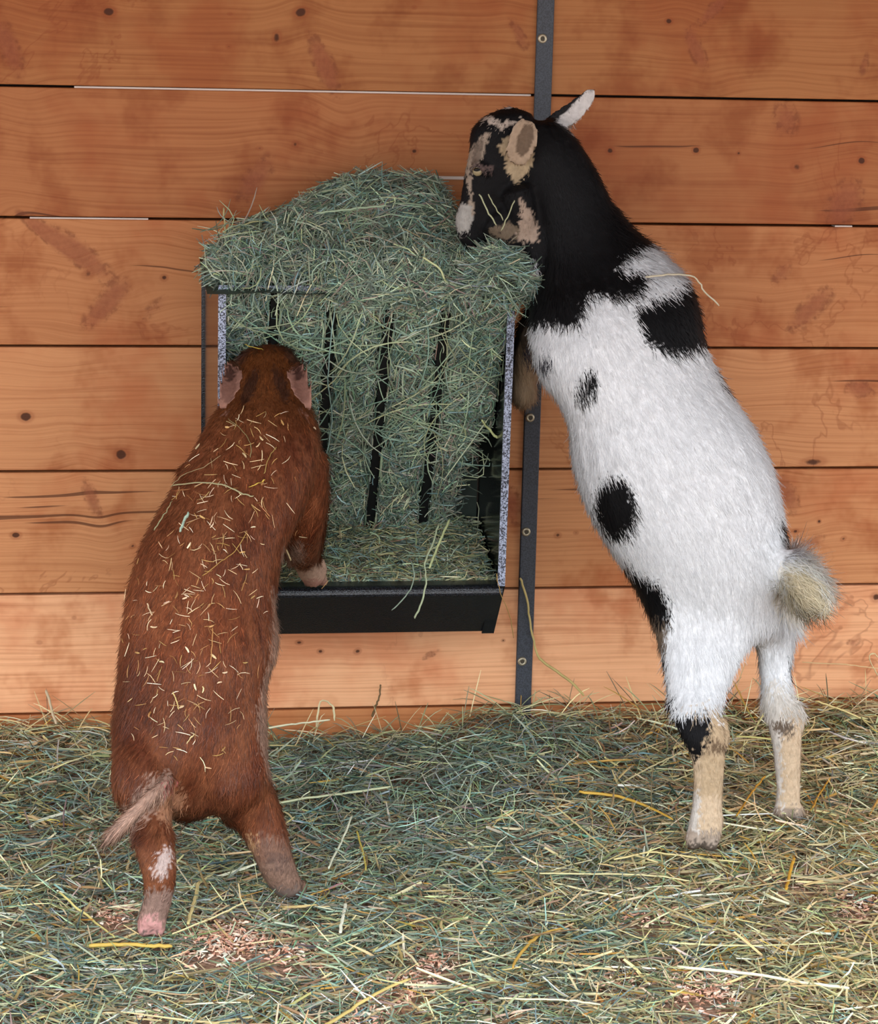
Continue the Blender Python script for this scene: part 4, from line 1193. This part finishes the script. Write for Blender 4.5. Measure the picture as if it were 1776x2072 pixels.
def pig_colour(p, n):
    uv = proj(p); k = len(p)
    d = -p[:, 1]; jt = np.where((uv[:, 1] > 1560) & (d > .55), 6, np.where(uv[:, 1] < 840, 1.5, 4))
    u = uv[:, 0] + rng.normal(0, 1, k) * jt; v = uv[:, 1] + rng.normal(0, 1, k) * jt
    face = np.sum(n * unit(CAM - p), 1) > -0.1
    f1 = np.clip(0.5 + 0.5 * fnoise(p[:, 0] + p[:, 1] * 0.7, p[:, 2], 22, 21), 0, 1)[:, None]
    f2 = np.clip(0.5 + 0.6 * fnoise(p[:, 0] * 2 + p[:, 1], p[:, 2], 60, 22), 0, 1)[:, None]
    c = RUSTD * (1 - f1) + RUST * f1; c = c * (1 - 0.35 * f2) + RUSTL * 0.35 * f2
    h = np.clip((900 - v) / 120, 0, 1)[:, None]; c = c * (1 - h) + HEADC * h
    def put(mask, col, w=1.0): c[mask] = c[mask] * (1 - w) + col * w
    put(inell(u, v, 350, 1500, 24, 90, 10) & (d > .5), lin((104, 62, 44)), 0.5)
    ed = np.interp(v, [1180, 1260, 1330, 1400, 1450, 1500, 1560], [566, 566, 562, 542, 534, 540, 556])
    put((u > ed - 16) & (v > 1190) & (v < 1570) & (u < 620), PALEP, 0.55)
    put(inell(u, v, 596, 1112, 26, 22, -20), PALEP, 0.55)
    put((v > 1128) & (v < 1200) & (u > 585) & (d < .33), lin((172, 140, 120)), 0.95)
    put((v > 1174) & (v < 1200) & (u > 600) & (d < .30), lin((158, 112, 98)), 0.8)
    leg = d > 0.6
    put(leg & inell(u, v, 345, 1625, 30, 40, 20), lin((182, 132, 100)), 0.7)
    put(leg & (v > 1690) & (u > 450), SHIN, 0.55); put(leg & (v > 1740) & (u > 450), SHIN, 0.6)
    put(leg & inell(u, v, 562, 1738, 22, 20) , lin((84, 66, 60)), 0.6)
    put(leg & inell(u, v, 510, 1705, 12, 14), lin((204, 160, 116)), 0.8)
    put(leg & (v > 1800) & (u < 420), lin((150, 124, 112)), 0.8); put(leg & (v > 1795) & (u > 450), lin((110, 94, 86)), 0.8)
    put(leg & inell(u, v, 330, 1745, 15, 34, 12), lin((206, 186, 178)), 0.75)
    put(leg & inell(u, v, 300, 1876, 34, 20), lin((206, 148, 142)), 0.8)
    put(leg & (v > 1888) & (u < 420), lin((100, 82, 76)), 0.9)
    dist = np.abs((u - 340) * 0.72 + (v - 1572) * 0.70)
    tl = (u < 350) & (v > 1560) & (v < 1720) & (d > 0.705) & ((u - 340) * 0.70 - (v - 1572) * 0.72 < 12) & (dist < 26)
    put(tl, lin((172, 140, 122)), 0.85)
    put(leg & inell(u, v, 345, 1588, 8, 7), lin((196, 110, 106)), 0.9)
    put(inell(u, v, 472, 728, 36, 16, -30) | inell(u, v, 604, 724, 36, 16, 30) | inell(u, v, 507, 780, 12, 40, 20) | inell(u, v, 568, 775, 12, 40, -20), lin((60, 36, 26)), 0.75)  # dark brows, plus shadow between ear and head put into the colour
    e = (inpoly(u, v, EARL) | inpoly(u, v, EARR)) & (d > .40); put(e & face, EARIN, 0.95)
    put(e & face & (inell(u, v, 463, 780, 15, 40, 4) | inell(u, v, 609, 780, 15, 40, -8)), lin((116, 80, 68)), 0.75)  # hollow and canal painted darker, as shade inside the cupped ear
    put(e & (inell(u, v, 464, 757, 9, 18, -4) | inell(u, v, 605, 755, 9, 15, 4)), lin((58, 34, 28)), 0.85)
    put(e & (~face), lin((110, 64, 40)), 0.7)
    return np.clip(c, 0.003, 0.9)


PIG = empty('pig', (0.2, -0.6, -0.04))
tag(PIG, 'rusty brown pig standing on its hind legs with its face in the feeder', 'pig')
pig = pb.build('body', M_PIG, 0.0036, 4, pig_colour, soft_box(180, 620, 1330, 1600, 40), 50)
pig.parent = PIG; pig.matrix_parent_inverse = Matrix.Translation(-Vector(PIG.location))


def pig_len(p, n):
    uv = proj(p); u, v = uv[:, 0], uv[:, 1]; d = -p[:, 1]
    L = np.full(len(p), 0.017)
    L = np.where((v > 1700) & (d > .55), 0.009, L)
    L = np.where((v > 1860) & (u < 420) | (v > 1790) & (u > 450) & (d > .55), 0.0, L)
    L = np.where((inpoly(u, v, EARL) | inpoly(u, v, EARR)) & (d > .405), 0.0, L)
    L = np.where((v > 1130) & (u > 585) & (d < .33), 0.004, L)
    L = np.where((u < 262) & (v > 1650) & (v < 1720) & (d > .7), 0.026, L)
    return L


def pig_flow(p, n):
    uv = proj(p); u, v = uv[:, 0], uv[:, 1]
    ax = unit(P(380, 1500, .61) - P(540, 800, .36))
    f = np.tile(ax, (len(p), 1)) + rng.normal(0, 0.14, p.shape)
    f = f + np.stack([np.clip((u - 400) / 400, -0.4, 0.4), np.zeros(len(p)), np.zeros(len(p))], 1) * 0.5
    tl = (u < 300) & (v > 1620) & (v < 1730)
    return np.where(tl[:, None], unit(P(210, 1705, .77) - P(290, 1630, .755))[None], f)


fur('bristle_coat', pig, 85000, M_PIGFUR, pig_colour, pig_len, pig_flow, 0.22, 0.00036, PIG, tint=0.38)


# ------------------------------------------------------------------ loose stalks that can be told apart
def stalk(name, pts, r, rgb, label, cat, group=None, flat=0.6, sub=5):
    q = catmull(np.array(pts, float), sub) if len(pts) > 2 else np.array([np.array(pts[0]) * (1 - t) + np.array(pts[1]) * t for t in np.linspace(0, 1, 6)])
    q = q + rng.normal(0, 0.0004, q.shape)
    v, f, c, col = tubes(q[None], np.array([r]), lin(rgb)[None] * np.ones((1, 3)), 6, flat, 0.6)
    col = np.clip(col * np.exp(rng.normal(0, 0.05, (len(col), 1))), 0, 0.95)
    o = link(bpy.data.objects.new(name, mesh_np(name, v, [f, c], [M_HAY], True, {'col': col})))
    return tag(o, label, cat, group)


def floor_pt(u, v, up=0.006):
    p = G(u, v, -0.035)
    for _ in range(4):
        h = float(hay_height(np.array([p[0]]), np.array([-p[1]]))[0]); p = G(u, v, h + up)
    return p


FLOOR_STALKS = [
    ([(1371, 1956), (1520, 1972), (1640, 1990), (1718, 2000)], .0026, (240, 232, 198), 'long cream straw stem lying across the litter below the goat, near the bottom edge'),
    ([(1085, 1767), (1200, 1768), (1320, 1772), (1395, 1782)], .0023, (232, 218, 162), 'long pale straw stem lying level on the litter left of the goat hind hooves'),
    ([(1345, 1905), (1440, 1912), (1570, 1912), (1690, 1906)], .0018, (226, 220, 160), 'thin yellow stem lying flat on the bottom litter above the long cream stem'),
    ([(1172, 1602), (1250, 1612), (1310, 1632), (1362, 1658)], .0027, (206, 164, 70), 'golden bent straw leaf beside the goat near hind leg on the green hay'),
    ([(1242, 1740), (1312, 1725), (1400, 1735), (1500, 1745)], .0024, (224, 206, 146), 'pale straw stem lying just in front of the near goat hoof'),
    ([(1124, 1630), (1160, 1662), (1200, 1696), (1234, 1726)], .0019, (214, 198, 140), 'slanting tan stem between the green hay mound and the near goat hoof'),
    ([(555, 1626), (640, 1612), (720, 1602), (790, 1592)], .0022, (196, 200, 160), 'long pale green stem lying on the green mound right of the pig leg'),
    ([(664, 1757), (680, 1724), (698, 1688), (712, 1651)], .0030, (226, 232, 204), 'short whitish straw leaning up beside the pig right hind foot'),
    ([(688, 1888), (692, 1862), (696, 1845), (699, 1828)], .0026, (236, 236, 212), 'small white straw piece standing in the litter below the pig right hind foot'),
    ([(350, 1890), (420, 1860), (470, 1838), (508, 1818)], .0019, (226, 212, 158), 'yellow stem slanting over the shavings between the pig hind feet'),
    ([(180, 1914), (240, 1910), (300, 1913), (348, 1914)], .0032, (206, 172, 84), 'flat golden straw in front of the pig left hind foot'),
    ([(380, 1870), (388, 1840), (396, 1810), (404, 1782)], .0026, (206, 188, 130), 'tan straw standing up in the shavings beside the pig left hind foot'),
    ([(120, 1806), (160, 1840), (200, 1872), (232, 1896)], .0024, (222, 206, 130), 'yellow straw slanting down to the left hind foot of the pig'),
    ([(830, 1980), (760, 2010), (700, 2050), (640, 2085)], .0028, (214, 190, 116), 'thick yellow straw crossing the bottom edge of the litter'),
    ([(1010, 2020), (1090, 2022), (1150, 2025), (1215, 2032)], .0025, (238, 228, 184), 'cream straw lying level at the bottom below the shavings'),
    ([(1035, 1960), (1060, 1920), (1095, 1890), (1140, 1878)], .0026, (190, 150, 70), 'brownish gold stem slanting over the bottom litter below the green hay'),
    ([(20, 1592), (90, 1560), (160, 1535), (205, 1518)], .0024, (212, 204, 156), 'pale stem slanting up on the litter left of the pig rump'),
    ([(1250, 1590), (1300, 1560), (1340, 1540), (1380, 1520)], .0015, (196, 186, 140), 'thin tan stem on the hay behind the goat near leg'),
    ([(1490, 1650), (1510, 1620), (1530, 1592), (1548, 1570)], .0028, (200, 148, 50), 'short golden straw standing between the goat hind legs'),
    ([(1640, 1640), (1655, 1610), (1668, 1592), (1680, 1572)], .0026, (204, 156, 60), 'golden straw sticking up right of the goat far hoof'),
    ([(1590, 1800), (1596, 1775), (1602, 1750), (1608, 1735)], .0027, (212, 160, 58), 'upright amber straw in the litter below the goat far hoof'),
    ([(740, 1760), (735, 1730), (728, 1705), (722, 1682)], .0018, (204, 188, 90), 'thin yellow stem standing in the green hay right of the white straw'),
]
for (pp, r, rgb, lab) in FLOOR_STALKS:
    stalk('straw_stalk', [floor_pt(u, v, 0.007 + r) for u, v in pp], r * 0.8, rgb, lab, 'straw')

WALL_STALKS = [
    ([(1052, 1170, .030), (1066, 1212, .028), (1072, 1260, .026), (1085, 1318, .030), (1100, 1340, .034), (1145, 1372, .045), (1182, 1408, .06)], .0021, (186, 166, 106), 'long bent straw leaning against the steel strip at the foot of the wall'),
    ([(1624, 1340, .02), (1690, 1343, .024), (1740, 1348, .028), (1800, 1356, .03)], .0016, (226, 190, 140), 'pale straw sticking out level along the wall right of the goat'),
    ([(1776, 1330, .02), (1768, 1322, .02), (1758, 1330, .025), (1772, 1360, .03), (1790, 1385, .03)], .0015, (214, 196, 150), 'bent straw poking up against the wall at the right edge'),
    ([(93, 1396, .05), (104, 1432, .06), (114, 1466, .075)], .0030, (206, 184, 150), 'broad straw leaning up against the wall left of the pig'),
    ([(770, 1385, .02), (768, 1405, .022), (762, 1425, .025), (752, 1450, .04)], .0022, (108, 84, 52), 'dark forked twig sticking up against the wall under the feeder'),
    ([(640, 1470, .05), (648, 1420, .04), (672, 1428, .04), (676, 1458, .05)], .0018, (216, 200, 156), 'folded straw hoop standing by the wall right of the pig'),
    ([(540, 1474, .07), (590, 1465, .07), (625, 1462, .065), (668, 1456, .06)], .0024, (232, 226, 190), 'cream straw lying along the wall base right of the pig'),
    ([(1650, 1418, .05), (1690, 1432, .06), (1730, 1448, .07), (1800, 1482, .09)], .0024, (232, 212, 146), 'thick yellow straw slanting down in the litter right of the goat far leg'),
    ([(1005, 1160, .268), (1010, 1190, .262), (1030, 1245, .20), (1040, 1290, .15)], .0009, (196, 160, 96), 'thin straw hanging from the right end of the trough'),
]
for (pp, r, rgb, lab) in WALL_STALKS:
    stalk('straw_stalk', [P(*a) for a in pp], r, rgb, lab, 'straw')

FEED_STALKS = [
    ([(888, 1060, .20), (875, 1100, .23), (860, 1140, .262), (862, 1180, .27), (852, 1220, .268), (838, 1252, .265)], .0014, (176, 186, 150), 'pale stem hanging over the trough lip with its end low on the front'),
    ([(832, 1136, .245), (838, 1165, .27), (826, 1200, .27), (794, 1235, .268)], .0012, (150, 166, 146), 'forked green stem hanging over the trough lip left of the pale one'),
    ([(910, 1050, .19), (895, 1085, .215), (880, 1120, .235), (868, 1150, .255)], .0020, (186, 194, 140), 'straight light green stem slanting on the trough hay'),
    ([(1118, 510, .27), (1090, 516, .285), (1050, 526, .29), (960, 536, .285)], .0017, (196, 190, 140), 'pale stem sticking out of the heap towards the goat neck'),
    ([(680, 610, .275), (668, 700, .26), (664, 780, .24), (672, 850, .21), (660, 920, .19)], .0013, (140, 166, 156), 'long blue-green stem trailing down the second rack bar'),
    ([(855, 520, .285), (890, 545, .29), (905, 572, .29), (938, 566, .285)], .0015, (196, 200, 150), 'bent pale stem draped over the feeder top rail'),
    ([(975, 850, .17), (990, 870, .165), (1006, 886, .165)], .0022, (206, 212, 150), 'short thick pale stem end beside the right flange of the rack'),
    ([(640, 432, .20), (700, 424, .20), (740, 420, .20), (782, 416, .2)], .0026, (158, 178, 148), 'broad pale green blade lying across the heap top'),
    ([(452, 420, .16), (455, 452, .17), (456, 490, .185)], .0016, (182, 176, 128), 'short stem standing up at the left end of the heap'),
]
for (pp, r, rgb, lab) in FEED_STALKS:
    stalk('hay_stalk', [P(*a) for a in pp], r, rgb, lab, 'hay stem')

# bits in front of the goat's chin and on its back
for (pp, lab) in (([(970, 392), (985, 425), (1004, 455)], 'left stem of three held in the goat mouth'), ([(988, 392), (1000, 415), (1018, 445)], 'thin middle stem of three held in the goat mouth'),
                  ([(1041, 404), (1030, 432), (1014, 466)], 'right stem of three held in the goat mouth')):
    stalk('hay_stalk', [P(u, v, .318) for u, v in pp], .0012, (170, 172, 136), lab, 'hay stem')


def on_body(o, pts, up=0.010):
    out = []
    for (u, v) in pts:
        p, n = surface_at(o, u, v)
        out.append(p + n * up if p is not None else None)
    last = next(p for p in out if p is not None)
    res = []
    for (u, v), p in zip(pts, out):
        if p is None: p = P(u, v, -last[1])
        last = p; res.append(p)
    return res


stalk('hay_stalk', on_body(goat, [(1300, 575), (1340, 570), (1385, 574), (1425, 590), (1455, 618)], 0.016), .0013, (196, 186, 160), 'curved pale stem lying across the goat black shoulder patch', 'hay stem')

PIG_BITS = [
    ([(385, 1045), (376, 1064), (368, 1083)], .0040, (176, 200, 178), 'flat pale green blade piece on the pig back'),
    ([(356, 990), (400, 985), (450, 988), (490, 1005), (510, 1010)], .0014, (168, 160, 120), 'long curved stem across the pig shoulders'),
    ([(466, 855), (490, 878), (508, 905), (506, 932)], .0012, (150, 140, 96), 'bent green stem on the pig neck'),
    ([(554, 912), (540, 935), (532, 965)], .0013, (190, 164, 92), 'yellow curved stem behind the pig right shoulder'),
    ([(345, 985), (380, 968), (420, 952), (450, 930)], .0012, (170, 150, 110), 'slanting tan stem at the left edge of the pig shoulders'),
    ([(320, 1080), (340, 1050), (356, 1022)], .0012, (156, 150, 112), 'grey green stem on the left flank of the pig'),
    ([(502, 992), (520, 985), (532, 976)], .0013, (224, 190, 84), 'bright yellow straw on the pig upper back'),
    ([(585, 1100), (590, 1112), (594, 1126)], .0016, (214, 190, 142), 'pale straw stuck at the pig right elbow'),
    ([(495, 697), (515, 704), (534, 716)], .0013, (196, 170, 70), 'yellow stem lying on top of the pig head'),
    ([(378, 1502), (384, 1494), (392, 1484)], .0017, (232, 206, 150), 'pale straw piece on the pig rump'),
    ([(352, 1403), (358, 1420), (363, 1438)], .0012, (226, 200, 130), 'thin cream straw on the lower back of the pig'),
    ([(306, 1223), (310, 1238), (314, 1250)], .0014, (220, 190, 150), 'cream straw on the left flank of the pig'),
    ([(430, 1274), (428, 1300), (424, 1345)], .0011, (196, 140, 80), 'thin upright stem on the middle of the pig back'),
    ([(408, 1170), (440, 1145), (470, 1120), (495, 1080)], .0011, (190, 150, 80), 'slanting golden stem on the middle of the pig back'),
]
for (pp, r, rgb, lab) in PIG_BITS:
    stalk('hay_stalk', on_body(pig, pp, 0.008), r * 0.72, [0.94 * a for a in rgb], lab, 'hay stem', flat=0.45)


def chaff():
    from mathutils.bvhtree import BVHTree
    me = pig.data; t = BVHTree.FromPolygons([v.co for v in me.vertices], [p.vertices for p in me.polygons])
    pos, nr = [], []
    while len(pos) < 360:
        s = rng.random()
        v = rng.uniform(830, 1560) if s < 0.9 else rng.uniform(1340, 1560)
        cx = np.interp(v, [830, 1000, 1200, 1400, 1560], [540, 470, 400, 385, 390]); w = np.interp(v, [830, 1000, 1200, 1400, 1560], [80, 130, 150, 140, 120])
        dn = np.interp(v, [830, 900, 1250, 1420, 1560], [0.5, 1, 1, 0.6, 0.25])
        if rng.random() > dn: continue
        u = cx - 12 + rng.normal(0, 0.52) * w
        h = t.ray_cast(Vector(CAM), Vector(unit(ray(u, v))))
        if h[0] is None: continue
        pos.append(np.array(h[0]) + np.array(h[1]) * rng.uniform(0.0035, 0.007)); nr.append(np.array(h[1]))
    pos, nr = np.array(pos), np.array(nr); n = len(pos)
    col = palette([(214, 184, 138), (232, 206, 170), (186, 148, 90), (166, 120, 74), (240, 220, 190)], [3, 3, 3, 2, 1], n)
    big = rng.random(n) < 0.12
    v, f, c, co = lay(pos, nr, np.where(big, rng.uniform(.006, .009, n), rng.uniform(0.006, 0.020, n)), np.where(big, rng.uniform(.0009, .0015, n), rng.uniform(0.00028, 0.00055, n)), col, 4, 0.13, 0.10, kink=0.35)
    o = link(bpy.data.objects.new('hay_chaff', mesh_np('hay_chaff', v, [f, c], [M_HAY], False, {'col': co})))
    tag(o, 'fine chaff and hay crumbs sprinkled over the pig brown back', 'hay chaff', kind='stuff')


chaff()
